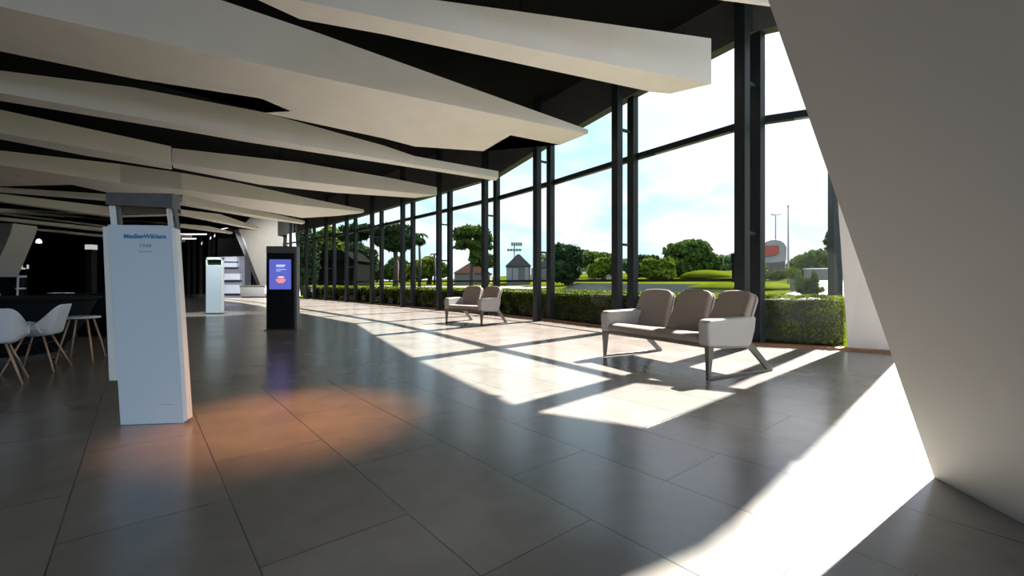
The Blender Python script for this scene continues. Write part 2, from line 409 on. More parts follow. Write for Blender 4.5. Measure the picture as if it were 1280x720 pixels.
# ------------------------------------------------------------------ faceted ceiling beams
beam_no = 0
def beam(zb, near, far, label, ends=()):
    """near: (px, py of lower near edge, py of its top edge); far: (px, py) of lower far edge; both left to right"""
    pts = []
    for px, py, pt in near:
        p = level_pt(px, py, zb); pts.append((p, min(z_at(pt, p.y), H_CEIL-.05)))
    back = []
    for px, py in reversed(far):
        p = level_pt(px, py, zb)
        # height of the back follows the near edge's height at the closest station
        k = min(range(len(pts)), key=lambda i: abs(near[i][0]-px))
        back.append((p, max(zb+.05, pts[k][1]-.02)))
    if near[0][0] < 0:                                # carry the beam on past the edge of the view
        d = (pts[0][0]-pts[1][0]).normalized()*9
        pts[0] = (pts[0][0]+d, pts[0][1]); back[-1] = (back[-1][0]+d, back[-1][1])
    loop = pts + back
    n = len(loop); vs = [p for p, _ in loop] + [Vector((p.x, p.y, zt)) for p, zt in loop]
    bm = bmesh.new(); bv = [bm.verts.new(v) for v in vs]
    f0 = bm.faces.new(bv[:n]); f1 = bm.faces.new(bv[n:])
    for i in range(n):
        bm.faces.new((bv[i], bv[(i+1) % n], bv[n+(i+1) % n], bv[n+i]))
    bmesh.ops.triangulate(bm, faces=[f0, f1]); bmesh.ops.recalc_face_normals(bm, faces=bm.faces)
    root_p = sum((p for p, _ in loop), Vector())/n
    me = bpy.data.meshes.new('ceiling_beam'); 
    for v in bm.verts: v.co -= root_p
    bm.to_mesh(me); bm.free(); me.materials.append(M['white'])
    o = link(bpy.data.objects.new('ceiling_beam', me)); o.location = root_p
    tag(o, label, 'ceiling beam', 'white faceted ceiling beams')
    # hanger rods up to the ceiling
    i0, i1 = 0, len(pts)-1
    for t in (.3, .7):
        a, bb = pts[0][0], pts[i1][0]; c, d = back[-1][0], back[0][0]
        m1 = a.lerp(bb, t); m2 = c.lerp(d, t)
        # nearest point on the loop polygon centre line
        k = min(range(len(pts)), key=lambda i: (pts[i][0]-m1).length)
        kb = min(range(len(back)), key=lambda i: (back[i][0]-pts[k][0]).length)
        c0 = pts[k][0].lerp(back[kb][0], .5) - root_p; zt = min(pts[k][1], back[kb][1]) - .03
        h = MB(); h.tube([(c0.x, c0.y, zt-root_p.z-.02), (c0.x, c0.y, H_CEIL-root_p.z)], .012, 6)
        h.build('hanger_rod', M['black'], o)
    return o

beam(4.35, [(290,-18,-36),(400,6,-20),(640,56,13),(889,105,48)], [(290,-15),(375,24),(480,43),(660,82),(815,115),(838,117)],
     'white ceiling beam nearest the leaning pylon, its blunt square end against the sky')
beam(4.35, [(-260,-50,-180),(0,8,-92),(232,60,-15),(400,97,42),(735,167,162)],
     [(-260,8),(0,64),(165,98),(326,123),(364,139),(330,141),(480,173),(518,183),(604,189),(638,169),(700,181)],
     'widest white ceiling beam with a notched tip, second from the leaning pylon')
beam(4.2, [(-220,74,48),(0,116,88),(165,145,109),(328,173,140),(480,199,182),(518,206,195),(623,222,214)],
     [(-220,84),(0,126),(225,163),(311,178),(480,204),(620,226)],
     'long slim white ceiling beam just behind the widest notched one')
beam(4.2, [(-200,128,94),(0,166,137),(214,204,183)], [(-200,136),(0,174),(109,195),(215,212)],
     'short white ceiling beam ending in a square step above the near white totem')
beam(4.2, [(215,204,185),(375,226,203),(480,238,221),(546,244,234)], [(217,210),(326,231),(420,241),(519,247.5)],
     'white ceiling beam continuing behind the square step towards the glass')
beam(4.2, [(-180,180,163),(0,206,188),(150,229,205),(227,237,216),(300,247,229),(378,257,246),(455,265,262)],
     [(-180,212),(0,233),(90,231),(150,244),(227,243),(300,259),(378,272.5),(420,270),(452,266.5)],
     'white ceiling beam with a warm lit patch, above the black screen kiosk')
beam(4.2, [(-160,225,222),(0,238,234),(142,249,243),(228,253,243),(300,266,258),(381,279,276)], [(-160,227),(0,240.5),(142,252),(228,257),(323,273),(378,280.5)],
     'thin white ceiling beam passing behind the near totem header bar')
beam(4.2, [(-140,238,230),(0,251,242),(142,270,259),(226,267,256),(262,274,263),(323,286,284)], [(-140,240),(0,253),(142,272),(226,269.5),(320,288)],
     'white ceiling beam whose tip stops short of the far leaning pylon')
beam(4.2, [(-120,256,251),(0,266,260),(142,283,275),(226,282,274),(291,291.5,290)], [(-120,258),(0,268),(142,285),(226,284.5),(288,292.5)],
     'low dim white ceiling beam ending at the top of the far leaning pylon')
beam(4.2, [(-100,270,266),(0,275,271),(142,290,286),(240,297,294)], [(-100,271),(0,276),(142,291.5),(236,298)],
     'very dim white ceiling beam deep in the hall above the dark seating area')
beam(4.2, [(-80,279,277),(20,285,283),(142,297,294.5),(232,302,300)], [(-80,280),(20,286),(142,298),(230,303)],
     'farthest and faintest ceiling beam, just above the dark back of the hall')
beam(4.6, [(560,-52,-98),(880,-6,-40),(972,6,-30)], [(560,-48),(880,-2.5),(968,9)], 'small piece of white ceiling beam touching the top of the nearest leaning pylon')

# ------------------------------------------------------------------ sofas
def round_panel(w0, w1, h, r, t, crown=.03):
    """upright panel outline, width w0 at the bottom, w1 near the top, rounded top corners, thickness t (local x, z; extruded in y)"""
    pts = [(-w0/2, 0), (w0/2, 0)]
    pts.append((w1/2, h-r))
    for k in range(1, 9):
        a = math.pi/2*k/8; pts.append((w1/2-r+r*math.cos(a), h-r+r*math.sin(a)))
    for k in range(1, 4): 
        s = 1-2*k/4.; pts.append(((w1/2-r)*s, h+crown*(1-s*s)))
    for k in range(0, 9):
        a = math.pi/2+math.pi/2*k/8; pts.append((-w1/2+r+r*math.cos(a), h-r+r*math.sin(a)))
    b = MB(); b.prism([(x, 0, z) for x, z in pts], (0, t, 0)); return b
def sofa(seats, W, label, loc, rz, D=1.15):
    t = empty('lounge_sofa', loc, rz)
    tag(t, label, 'sofa', 'grey upholstered lounge sofas by the glass')
    hw = W/2; yf = -D/2; 
    b = MB()                                       # seat pad: thick wedge, higher at the front
    prof = [(yf+.0, .375), (yf-.02, .42), (yf+.02, .468), (yf+.12, .478), (.16, .425), (.16, .335)]
    b.prism([(-hw+.10, y, z) for y, z in prof], (W-.2, 0, 0))
    b.build('seat', M['beige'], t, bevel=.025, segs=3)
    b = MB(); prof = [(yf+.03, .335), (yf+.03, .374), (.20, .333), (.20, .295)]
    b.prism([(-hw+.06, y, z) for y, z in prof], (W-.12, 0, 0)); b.build('seat_frame', M['metal'], t, bevel=.008)
    sw = (W-.04)/seats
    for k in range(seats):
        x = -hw+.02+sw*(k+.5)
        ang = (k-(seats-1)/2)*(-.17)
        bp = round_panel(sw*1.0, sw*.88, .615, .11, .085, .010)
        o = bp.build('backrest', M['beige'], t, bevel=.03, segs=3)
        o.location = (x, .02-.05*abs(k-(seats-1)/2), .40); o.rotation_euler = (-.44, 0, ang)
        sp = round_panel(sw*1.02, sw*.91, .63, .115, .03, .010)
        s2 = sp.build('back_shell', M['shell'], o, bevel=.012, segs=2); s2.location = (0, .085, -.01)
    for s in (-1, 1):
        x0 = s*hw - (.0 if s > 0 else 0); xi = s*(hw-.15)
        lo, hi = min(x0, xi), max(x0, xi)
        out = [(yf-.02, .36), (yf-.03, .60), (yf+.0, .648), (.19, .665), (.225, .65), (.20, .50), (.14, .345), (.09, .315)]
        b = MB(); b.prism([(lo, y, z) for y, z in out], (hi-lo, 0, 0))
        ar = b.build('armrest', M['shell'], t, bevel=.028, segs=3)
        # legs: front leg, floor runner and rear strut
        xm = s*(hw-.045)
        b = MB()
        b.add([(xm-.03, yf-.01, .37), (xm+.03, yf-.01, .37), (xm+.03, yf+.075, .37), (xm-.03, yf+.075, .37),
               (xm-.016, yf+.0, .0), (xm+.016, yf+.0, .0), (xm+.016, yf+.035, .0), (xm-.016, yf+.035, .0)],
              [(0,1,2,3),(7,6,5,4),(0,4,5,1),(1,5,6,2),(2,6,7,3),(3,7,4,0)])
        b.build('front_leg', M['metal'], t, bevel=.004)
        b = MB(); b.box((xm-.015, yf+.02, 0), (xm+.015, D/2, .028)); b.build('floor_runner', M['metal'], t, bevel=.005)
        b = MB(); y0, z0, y1, z1 = D/2, .0, .12, .33
        b.prism([(xm-.018, D/2-.05, .0), (xm-.018, D/2+.01, .0), (xm-.018, D/2+.01, .03), (xm-.018, .20, .345), (xm-.018, .06, .345), (xm-.018, .06, .315), (xm-.018, .13, .30)], (.036, 0, 0))
        b.build('rear_strut', M['metal'], t, bevel=.005)
    return t
sofa(3, 1.82, 'larger three-seat taupe lounge sofa with sled legs, standing in the sun nearest the hedge end', (2.19, 5.84, 0), math.atan2(-.888, .46), D=1.10)
sofa(2, 1.32, 'smaller two-seat taupe lounge sofa farther along the glass, in front of the long hedge', (-.93, 11.65, 0), math.atan2(-.62, .78), D=.98)

# ------------------------------------------------------------------ sign totems
def text(s, size, m, parent, x, z, y, name, bold=0):
    cu = bpy.data.curves.new(name, 'FONT'); cu.body = s; cu.size = size; cu.align_x = 'CENTER'; cu.extrude = .0008; cu.offset = bold
    cu.materials.append(m)
    tmp = link(bpy.data.objects.new(name, cu)); dg = bpy.context.evaluated_depsgraph_get(); dg.update()
    me = bpy.data.meshes.new_from_object(tmp.evaluated_get(dg)); bpy.data.objects.remove(tmp); bpy.data.curves.remove(cu)
    o = link(bpy.data.objects.new(name, me), parent); o.location = (x, y, z); o.rotation_euler = (math.pi/2, 0, 0)
    return o
def totem(loc, rz, label, writing, k=1.0):
    """local: x across, -y to the viewer; the panel leans back from the foot"""
    t = empty('sign_totem', loc, rz)
    tag(t, label, 'sign', 'white sign totems')
    w, H, th = .44, 1.50, .05
    p = empty('front_panel', (0, 0, 0)); 
    b = MB()
    sh, ln = -.20, .22                              # sideways rake and backward lean of the panel
    def q(x, z, y=0.): return (x + sh*z/H, y + ln*z/H, z)
    b.add([q(-w/2,0),q(w/2,0),q(w/2,0,th),q(-w/2,0,th),q(-w/2-.05,H),q(w/2-.02,H),q(w/2-.02,H,th),q(-w/2-.05,H,th)],
          [(0,3,2,1),(4,5,6,7),(0,1,5,4),(1,2,6,5),(2,3,7,6),(3,0,4,7)])
    bpy.data.objects.remove(p)
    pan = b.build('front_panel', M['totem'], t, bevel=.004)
    b = MB(); b.add([q(w/2+.001,.012,-.012),q(w/2+.034,.03,-.008),q(w/2+.034,.03,th),q(w/2+.001,.012,th),q(w/2-.019,H-.012,-.012),q(w/2+.012,H-.03,-.008),q(w/2+.012,H-.03,th),q(w/2-.019,H-.012,th)],
          [(0,3,2,1),(4,5,6,7),(0,1,5,4),(1,2,6,5),(2,3,7,6),(3,0,4,7)])
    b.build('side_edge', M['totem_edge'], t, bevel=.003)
    b = MB(); z0 = .26
    b.add([q(-.51,z0,.30),q(-.12,z0,.30),q(-.12,z0,.34),q(-.51,z0,.34),q(-w/2-.13,H-.01,.06),q(w/2-.15,H-.01,.06),q(w/2-.15,H-.01,.10),q(-w/2-.13,H-.01,.10)],
          [(0,3,2,1),(4,5,6,7),(0,1,5,4),(1,2,6,5),(2,3,7,6),(3,0,4,7)])
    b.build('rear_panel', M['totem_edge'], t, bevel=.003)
    b = MB(); b.box((-.30, .36, 0), (-.16, .40, .36)); b.build('rear_foot', M['header'], t, bevel=.004)
    Hh = 1.66
    for x in (-w/2-.025, w/2-.045):
        b = MB(); wd = .05 if x < 0 else .018
        b.add([q(x-.02,H-.02,.03),q(x-.02+wd,H-.02,.03),q(x-.02+wd,H-.02,.075),q(x-.02,H-.02,.075),q(x-.02-.016,Hh+.02,.03),q(x-.02+wd-.016,Hh+.02,.03),q(x-.02+wd-.016,Hh+.02,.075),q(x-.02-.016,Hh+.02,.075)],
              [(0,3,2,1),(4,5,6,7),(0,1,5,4),(1,2,6,5),(2,3,7,6),(3,0,4,7)])
        b.build('post', M['totem_edge'], t, bevel=.003)
        b = MB(); b.add([q(x+.034,H-.02,.02),q(x+.05,H-.02,.02),q(x+.05,H-.02,.06),q(x+.034,H-.02,.06),q(x+.024,Hh,.02),q(x+.034,Hh,.02),q(x+.034,Hh,.06),q(x+.024,Hh,.06)],
              [(0,3,2,1),(4,5,6,7),(0,1,5,4),(1,2,6,5),(2,3,7,6),(3,0,4,7)])
        b.build('post_liner', M['header'], t)
    b = MB(); b.add([q(-w/2-.055,Hh,-.01),q(w/2-.005,Hh-.02,-.01),q(w/2-.005,Hh-.02,.10),q(-w/2-.055,Hh,.10),q(-w/2-.055,Hh+.10,.0),q(w/2-.005,Hh+.10,.0),q(w/2-.005,Hh+.10,.09),q(-w/2-.055,Hh+.10,.09)],
          [(0,3,2,1),(4,5,6,7),(0,1,5,4),(1,2,6,5),(2,3,7,6),(3,0,4,7)])
    b.build('header_bar', M['header'], t, bevel=.004)
    if writing:
        def put(s, size, m, x, z, name, bold=0):
            o = text(s, size, m, t, x + sh*z/H, z, ln*z/H-.004, name, bold)
            o.rotation_euler = (math.pi/2 - math.atan2(ln, H), 0, 0)
        put('MedlenWildens', .049, M['blue'], .0, 1.395, 'heading_lettering', .0012)
        put('Child', .040, M['grey'], .0, 1.325, 'subtitle_lettering')
        b = MB(); b.add([q(-.05,1.285,-.002),q(.05,1.285,-.002),q(.05,1.291,-.002),q(-.05,1.291,-.002)],[(0,1,2,3)]); b.build('small_print', M['grey'], t)
        b = MB(); b.add([q(.05,.135,-.002),q(.15,.137,-.002),q(.15,.140,-.002),q(.05,.138,-.002)],[(0,1,2,3)]); b.build('small_print', M['grey'], t)
    t.scale = (k, k, k)
    return t
totem((-2.665, 3.32, 0), .10, 'tall white sign totem with blue heading and dark header bar, nearest the viewer', True)

# farther plain totem
t = empty('sign_totem', at(267.5, 14.8), .0)
tag(t, 'smaller plain white sign totem farther back, in front of the pale shelf unit', 'sign', 'white sign totems')
b = MB(); b.box((-.27, 0, .04), (.25, .09, 1.62)); b.build('front_panel', M['totem'], t, bevel=.005)
b = MB(); b.box((-.25, .012, 0), (.24, .085, .04)); b.build('base', M['header'], t)
for x in (-.275, .235):
    b = MB(); b.box((x, 0, 1.60 if x < 0 else .05), (x+.045, .09, 1.88)); b.build('post', M['totem_edge'], t, bevel=.004)
b = MB(); b.box((-.275, 0, 1.80), (.28, .09, 1.88)); b.build('header_bar', M['totem_edge'], t, bevel=.004)
b = MB(); b.box((-.235, .03, 1.62), (.235, .05, 1.80)); b.build('dark_window', mat('dark_green_panel', (.02, .035, .02), .4), t)

# ------------------------------------------------------------------ screen kiosk
t = empty('screen_kiosk', at(351.5, 9.75), .06)
tag(t, 'black freestanding kiosk with a glowing blue screen, on the floor before the far pylon', 'kiosk')
b = MB(); b.box((-.325, .01, .0), (.33, .17, 1.84)); b.build('casing', M['casing'], t, bevel=.012)
b = MB(); b.box((-.30, -.012, .03), (.285, .02, 1.69)); fr = b.build('front_glass', M['kiosk'], t, bevel=.006)
b = MB(); b.box((-.245, -.016, .90), (.215, -.011, 1.55)); s = b.build('screen', M['screen'], t)
for (x0, x1, z0, z1, m) in ((-.10,.09,1.41,1.432,'glow'),(-.10,.07,1.385,1.395,'glow'),(-.10,.11,1.325,1.335,'glow'),(-.10,.0,1.29,1.297,'glow')):
    b = MB(); b.box((x0, -.0175, z0), (x1, -.0155, z1)); b.build('text_line', M[m], s)
b = MB(); b.prism([(.0+.095*math.cos(a)*(1+.18*math.sin(3*a)), -.0155, 1.085+.06*math.sin(a)*(1+.2*math.cos(2*a))) for a in np.linspace(0, 2*math.pi, 26)[:-1]], (0, -.002, 0)); b.build('orange_picture', M['orange'], s)
b = MB(); b.prism([(.0+.075*math.cos(a), -.0155, 1.165+.016*math.sin(a)) for a in np.linspace(0, 2*math.pi, 20)[:-1]], (0, -.002, 0)); b.build('pale_picture', M['pale'], s)
b = MB(); b.box((-.36, -.03, 0), (.36, .22, .02)); b.build('base_plate', M['casing'], t, bevel=.004)

# ------------------------------------------------------------------ far units
Y = 36.0
t = empty('shelf_unit', at(290, Y))
tag(t, 'pale tiered shelf unit with grey gaps, behind the farther plain totem', 'shelf unit')
s = Y/F
def fx(px, c): return (px-c)*s
def fz(py): return z_at(py, Y)
b = MB(); b.box((fx(276,290), .3, 0), (fx(303,290), 1.2, fz(320))); b.build('back_panel', M['mid_grey'], t, bevel=.01)
for (x0, x1, y0, y1) in ((276,296,327,321),(276,296,334,328.5),(276,300,350,342),(276,300,367,356)):
    b = MB(); b.box((fx(x0,290), 0, max(0, fz(y0))), (fx(x1,290), .35, fz(y1))); b.build('shelf', M['pale_unit'], t, bevel=.015)
Yb = 31.0
t = empty('reception_bench', at(316, Yb)); s = Yb/F
tag(t, 'low white counter standing before the foot of the far leaning pylon', 'counter')
b = MB(); b.box(((300-316)*s, 0, .06), ((331-316)*s, .8, z_at(358.5, Yb))); b.build('body', M['pale_unit'], t, bevel=.02)
b = MB(); b.box(((299.5-316)*s, -.03, z_at(358.5, Yb)), ((331.5-316)*s, .83, z_at(356.8, Yb))); b.build('counter_top', M['mid_grey'], t, bevel=.01)
b = MB(); b.box(((302-316)*s, .05, 0), ((329-316)*s, .75, .06)); b.build('plinth', M['header'], t)
Yg = 39.0; s = Yg/F
t = empty('grey_partition', at(288, Yg)); tag(t, 'plain grey partition above and behind the pale shelf unit', 'partition')
b = MB(); b.box(((272-288)*s, 0, 0), ((311-288)*s, .2, z_at(297, Yg))); b.build('panel', M['mid_grey'], t, bevel=.01)
b = MB(); b.box(((272-288)*s, -.03, z_at(298.5, Yg)), ((311-288)*s, 0, z_at(297, Yg))); b.build('top_rail', M['bwall'], t)
for k, px in enumerate((236, 243, 251, 262, 267)):
    b = MB(); b.box((-.09, -.09, 0), (.09, .09, 5.6))
    o = b.build('thin_column', M['mid_grey'] if px in (262, 267) else M['header'], loc=at(px, 41.2), bevel=.01)
    tag(o, 'slim dark column at the dark end wall, %s of five counting from the near white totem' % ORD[k], 'column', 'slim columns at the dark end wall')
for k, (x0, x1, py, Yk) in enumerate(((226, 258, 293.5, 33.0), (228, 245, 299, 38.0))):
    p0, p1 = at(x0, Yk, z_at(py, Yk)), at(x1, Yk, z_at(py+1.4, Yk))
    t = empty('linear_light', p0); tag(t, ('longer' if k == 0 else 'shorter')+' thin white strip lamp hung under the dark ceiling beyond the near totem', 'lamp')
    b = MB(); d = p1-p0; b.box((0, -.04, 0), (d.x, .04, .08)); b.build('diffuser', M['lamp_dim'], t)
    b = MB(); b.box((0, -.05, .08), (d.x, .05, .13)); b.build('housing', M['header'], t)
    for xx in (.15, .85):
        b = MB(); b.tube([(d.x*xx, 0, .12), (d.x*xx, 0, H_CEIL-p0.z)], .01, 6); b.build('hanger', M['black'], t)

# dim things in the dark seating area
Yd = 30.0
t = empty('pendant_lamp', at(48.5, Yd)); tag(t, 'small glowing pendant lamp in the dark back of the hall', 'lamp')
b = MB(); b.lathe([(.03, z_at(299.5, Yd)+.05), (.12, z_at(300, Yd)), (.16, z_at(303.5, Yd)), (.05, z_at(304.2, Yd))], 18); b.build('shade', M['lamp_dim'], t, smooth=True)
b = MB(); b.tube([(0, 0, z_at(300, Yd)), (0, 0, H_CEIL)], .012, 6); b.build('cord', M['black'], t)
t = empty('display_column', at(114, Yd)); tag(t, 'dim pale display column with a lit cap in the dark back of the hall', 'column'); s = Yd/F
b = MB(); b.box((-4*s, -.2, 0), (4*s, .2, z_at(312, Yd))); b.build('shaft', mat('dim_column', (.06, .06, .055), .7), t, bevel=.02)
b = MB(); b.box((-4.3*s, -.22, z_at(312, Yd)), (4.3*s, .22, z_at(306, Yd))); b.build('cap', emit('cap_glow', (.9, .9, .85), .28), t, bevel=.02)
t = empty('menu_board', at(32, Yd)); tag(t, 'small white menu board on a thin post beyond the black table', 'board')
b = MB(); b.box((-7*s, 0, z_at(337, Yd)), (5*s, .06, z_at(325, Yd))); b.build('board', M['cloth'], t, bevel=.01)
for (x0, x1, y0, y1) in ((-7, -1.5, 327, 325), (-5.5, -3.5, 335, 327), (-5, 0, 336.5, 335), (2, 4, 336, 331)):
    b = MB(); b.box((x0*s, -.03, z_at(y0, Yd)), (x1*s, -.0, z_at(y1, Yd))); b.build('white_mark', emit('mark_glow', (.9, .92, .95), .3) if 'mark_glow' not in bpy.data.materials else bpy.data.materials['mark_glow'], t)
b = MB(); b.tube([(0, .03, 0), (0, .03, z_at(336, Yd))], .03, 8); b.build('post', M['header'], t)
t = empty('round_lamp', at(6.5, 26)); tag(t, 'faint round globe lamp on a stand at the dark edge of the hall', 'lamp')
b = MB(); rz = .19; zc = z_at(326.5, 26); b.lathe([(max(.01, rz*math.sin(a)), zc-rz*math.cos(a)*1.2) for a in np.linspace(.02, math.pi-.02, 12)], 18); b.build('globe', emit('globe_glow', (.8, .82, .85), .12), t, smooth=True)
b = MB(); b.lathe([(.25, 0), (.25, .03), (.03, .05), (.025, zc-rz*1.1)], 16); b.build('stand', M['header'], t)

# ------------------------------------------------------------------ cafe table and shell chairs
t = empty('round_table', (-7.15, 6.35, 0)); tag(t, 'round black table with a dark skirt, ringed by white shell chairs', 'table')
b = MB(); b.lathe([(.02, .80), (.98, .80), (1.0, .815), (1.0, .835), (.985, .845), (.02, .845)], 56); b.build('tabletop', M['cloth'], t, bevel=.004)
b = MB(); b.lathe([(.55, .06), (.80, .45), (.94, .80)], 48); b.build('skirt', M['cloth'], t, smooth=True)
b = MB(); b.lathe([(.60, 0), (.60, .05), (.55, .06)], 40); b.build('base_plate', M['darkbox'], t)
def chair(name='shell_chair'):
    t = empty(name)
    # shell: a swept bucket; parameter u across, v from front lip up the back
    nu, nv = 25, 15
    vs, fs = [], []
    for j in range(nv):
        v = j/(nv-1)
        for i in range(nu):
            u = -1+2*i/(nu-1); au = abs(u)
            if v < .5:                                  # seat pan
                s = v/.5; y = -.23+.40*s; wdt = .225+.03*s
                z = .445-.03*math.sin(math.pi*min(1, s*.9)) + (.015*(1-s))
                side = .20*(s**1.2)*max(0, (au-.62)/.38)**1.6
                z += side
                x = u*wdt*(1+.05*side/.2)
                zz = z
            else:
                s = (v-.5)/.5
                hgt = .43+.36*s**.9
                y = .17+.085*s - .0; wdt = .255-.005*s
                curl = max(0, (au-.55)/.45)
                y -= .24*curl**1.6*(1-.55*s)
                zz = hgt - .36*s*.42*curl**2.2
                if s == 0: zz = .43+.20*curl**1.6
                x = u*wdt*(1+.03*(1-s))
            vs.append((x, y, zz))
    for j in range(nv-1):
        for i in range(nu-1):
            a = j*nu+i; fs.append((a, a+1, a+nu+1, a+nu))
    b = MB(); b.add(vs, fs); sh = b.build('shell', M['plastic'], t, smooth=True)
    so = sh.modifiers.new('thick', 'SOLIDIFY'); so.thickness = .011; so.offset = 0
    su = sh.modifiers.new('sub', 'SUBSURF'); su.levels = 1; su.render_levels = 1
    for sx in (-1, 1):
        for sy in (-1, 1):
            b = MB(); b.tube([(sx*.10, sy*.08+.0, .425), (sx*.165, sy*.15, .22), (sx*.235, sy*.225, 0)], [.010, .011, .007], 10)
            b.build('leg', M['legwood'], t, smooth=True)
    b = MB()
    for s in (-1, 1):
        b.tube([(s*.105, -.08, .40), (s*.20, .18, .13)], .004, 6); b.tube([(s*.105, .08, .40), (s*.20, -.18, .13)], .004, 6)
    b.tube([(-.13, -.11, .33), (.13, -.11, .33)], .004, 6); b.tube([(-.13, .11, .33), (.13, .11, .33)], .004, 6)
    b.build('wire_brace', M['rail'], t)
    return t
ch = chair(); grp = 'white shell chairs round the black table'
spots = [(-5.36, 4.62, math.radians(222), 'white shell chair cut by the picture edge, its broad back towards the viewer'),
         (-5.66, 5.35, math.radians(296), 'white shell chair seen from its side, tucked to the black table beside the dark counter')]
for k, (x, y, rz, lab) in enumerate(spots):
    o = ch if k == 0 else copy_tree(ch)
    o.location = (x, y, 0); o.rotation_euler = (0, 0, rz); tag(o, lab, 'chair', grp)
t = empty('low_stool', (-5.86, 6.1, 0), .4); tag(t, 'low stool with a thin white ring seat, between the side-on chair and the near totem', 'stool')
b = MB(); b.lathe([(.10, .565), (.185, .56), (.20, .572), (.195, .588), (.17, .592), (.10, .58)], 28); b.build('seat_ring', M['plastic'], t, smooth=True)
b = MB(); b.lathe([(.01, .55), (.11, .55), (.12, .57), (.10, .582), (.01, .582)], 24); b.build('seat_pad', M['cloth'], t, smooth=True)
for sx in (-1, 1):
    for sy in (-1, 1):
        b = MB(); b.tube([(sx*.09, sy*.09, .56), (sx*.15, sy*.15, .25), (sx*.19, sy*.19, 0)], [.012, .012, .008], 10); b.build('leg', M['legwood'], t, smooth=True)
t = empty('bar_chair', (-9.9, 8.7, 0), .5); tag(t, 'dark bar-height chair with white rims at the picture edge beyond the black table', 'chair')
def arc(r, z, a0, a1, n=14): return [(r*math.cos(a), r*math.sin(a), z) for a in np.linspace(a0, a1, n)]
b = MB(); b.lathe([(.05, .72), (.27, .73), (.29, .76), (.27, .79), (.05, .79)], 28); b.build('seat', M['cloth'], t, smooth=True)
b = MB(); b.tube(arc(.30, .93, -.6, math.pi+.6), .017, 8); b.build('lower_rim', M['plastic'], t, smooth=True)
b = MB(); b.tube(arc(.31, 1.165, -.5, math.pi+.5), .024, 8); b.build('top_rim', M['plastic'], t, smooth=True)
b = MB(); ps = []
for z in (.79, .93, 1.16): ps.append(arc(.295, z, -.5, math.pi+.5))
b.add([p for r_ in ps for p in r_], [(i*14+k, i*14+k+1, i*14+k+15, i*14+k+14) for i in range(2) for k in range(13)]); o = b.build('back_shell', M['cloth'], t, smooth=True); sm = o.modifiers.new('thick', 'SOLIDIFY'); sm.thickness = .015
for a in (-.5, math.pi+.5, 1.2, 2.0):
    b = MB(); b.tube([(.31*math.cos(a), .31*math.sin(a), 1.16), (.29*math.cos(a), .29*math.sin(a), .76), (.33*math.cos(a), .33*math.sin(a), 0)], [.018, .016, .014], 8); b.build('leg', M['plastic'], t, smooth=True)
t = empty('dark_counter', (-8.15, 8.75, 0)); tag(t, 'low black counter behind the white shell chairs', 'counter')
b = MB(); b.box((-.42, 0, .05), (.44, .7, .80)); b.build('body', M['darkbox'], t, bevel=.01)
b = MB(); b.box((-.45, -.03, .80), (.47, .73, .83)); b.build('counter_top', M['cloth'], t, bevel=.006)
b = MB(); b.box((-.38, .04, 0), (.40, .66, .05)); b.build('plinth', M['rail'], t)
for k, (px, lab) in enumerate(((68.5, 'small white strip for a lit chair-arm top, on the black counter, nearer the round table'), (82, 'larger white strip for a lit chair-arm top, on the black counter, nearer the totem'))):
    c = at(px, 8.95, .8301); b = MB(); w = .06 if k == 0 else .095  # white strips added for the highlights on a hidden chair's arm tops
    b.add([(-w, -.10, 0), (w, -.10, 0), (w, .10, 0), (-w, .10, 0), (-w*.96, -.09, .012), (w*.96, -.09, .02), (w*.9, .09, .02), (-w*.96, .09, .012)], [(0,3,2,1),(4,5,6,7),(0,1,5,4),(1,2,6,5),(2,3,7,6),(3,0,4,7)])
    tag(b.build('highlight_strip', M['highlight'], loc=c, bevel=.003), lab, 'highlight_strip', 'white highlight strips on the black counter')

# unseen lamp added beside the totem; its warm pool imitates a floor reflection
t = empty('added_downlight', (-1.2, 4.4, 5.2)); tag(t, 'added ceiling downlight, unseen, throwing a warm pool on the floor beside the near totem', 'lamp')
b = MB(); b.lathe([(.085, 0), (.085, .22), (.05, .25), (.05, .26)], 20); b.build('housing', M['black'], t, smooth=False)
b = MB(); b.tube([(0, 0, .25), (0, 0, H_CEIL-5.2)], .02, 8); b.build('stem', M['black'], t)
def spot(x, y, z, target, energy, colr, size, what):  # unseen lamps added to brighten the shelf unit, far pylon and farther totem
    t = empty('added_downlight', (x, y, z)); tag(t, 'added ceiling spotlight, unseen in the dark void, brightening the '+what, 'lamp', 'added ceiling spotlights')
    b = MB(); b.lathe([(.07, 0), (.07, .16), (.03, .18)], 18); b.build('housing', M['black'], t)
    b = MB(); b.tube([(0, 0, .17), (0, 0, H_CEIL-z)], .015, 8); b.build('stem', M['black'], t)
    L = bpy.data.lights.new('added_spot_beam', 'SPOT'); L.energy = energy; L.color = colr; L.spot_size = math.radians(size); L.spot_blend = .8; L.shadow_soft_size = .07
    o = link(bpy.data.objects.new('added_spot_beam', L)); o.location = (x, y, z-.02)
    o.rotation_euler = (Vector(target)-o.location).to_track_quat('-Z', 'Y').to_euler()
spot(-19.0, 29.5, 5.75, (-22.4, 36, 1.4), 2600, (.86, .92, 1), 34, 'pale shelf unit')
spot(-15.6, 27.5, 5.75, (-17.2, 33, 2.4), 1100, (1, .98, .90), 75, 'far leaning pylon')
spot(-9.1, 13.75, 5.75, (-9.85, 14.8, .9), 1500, (.92, 1, .97), 32, 'farther plain totem')

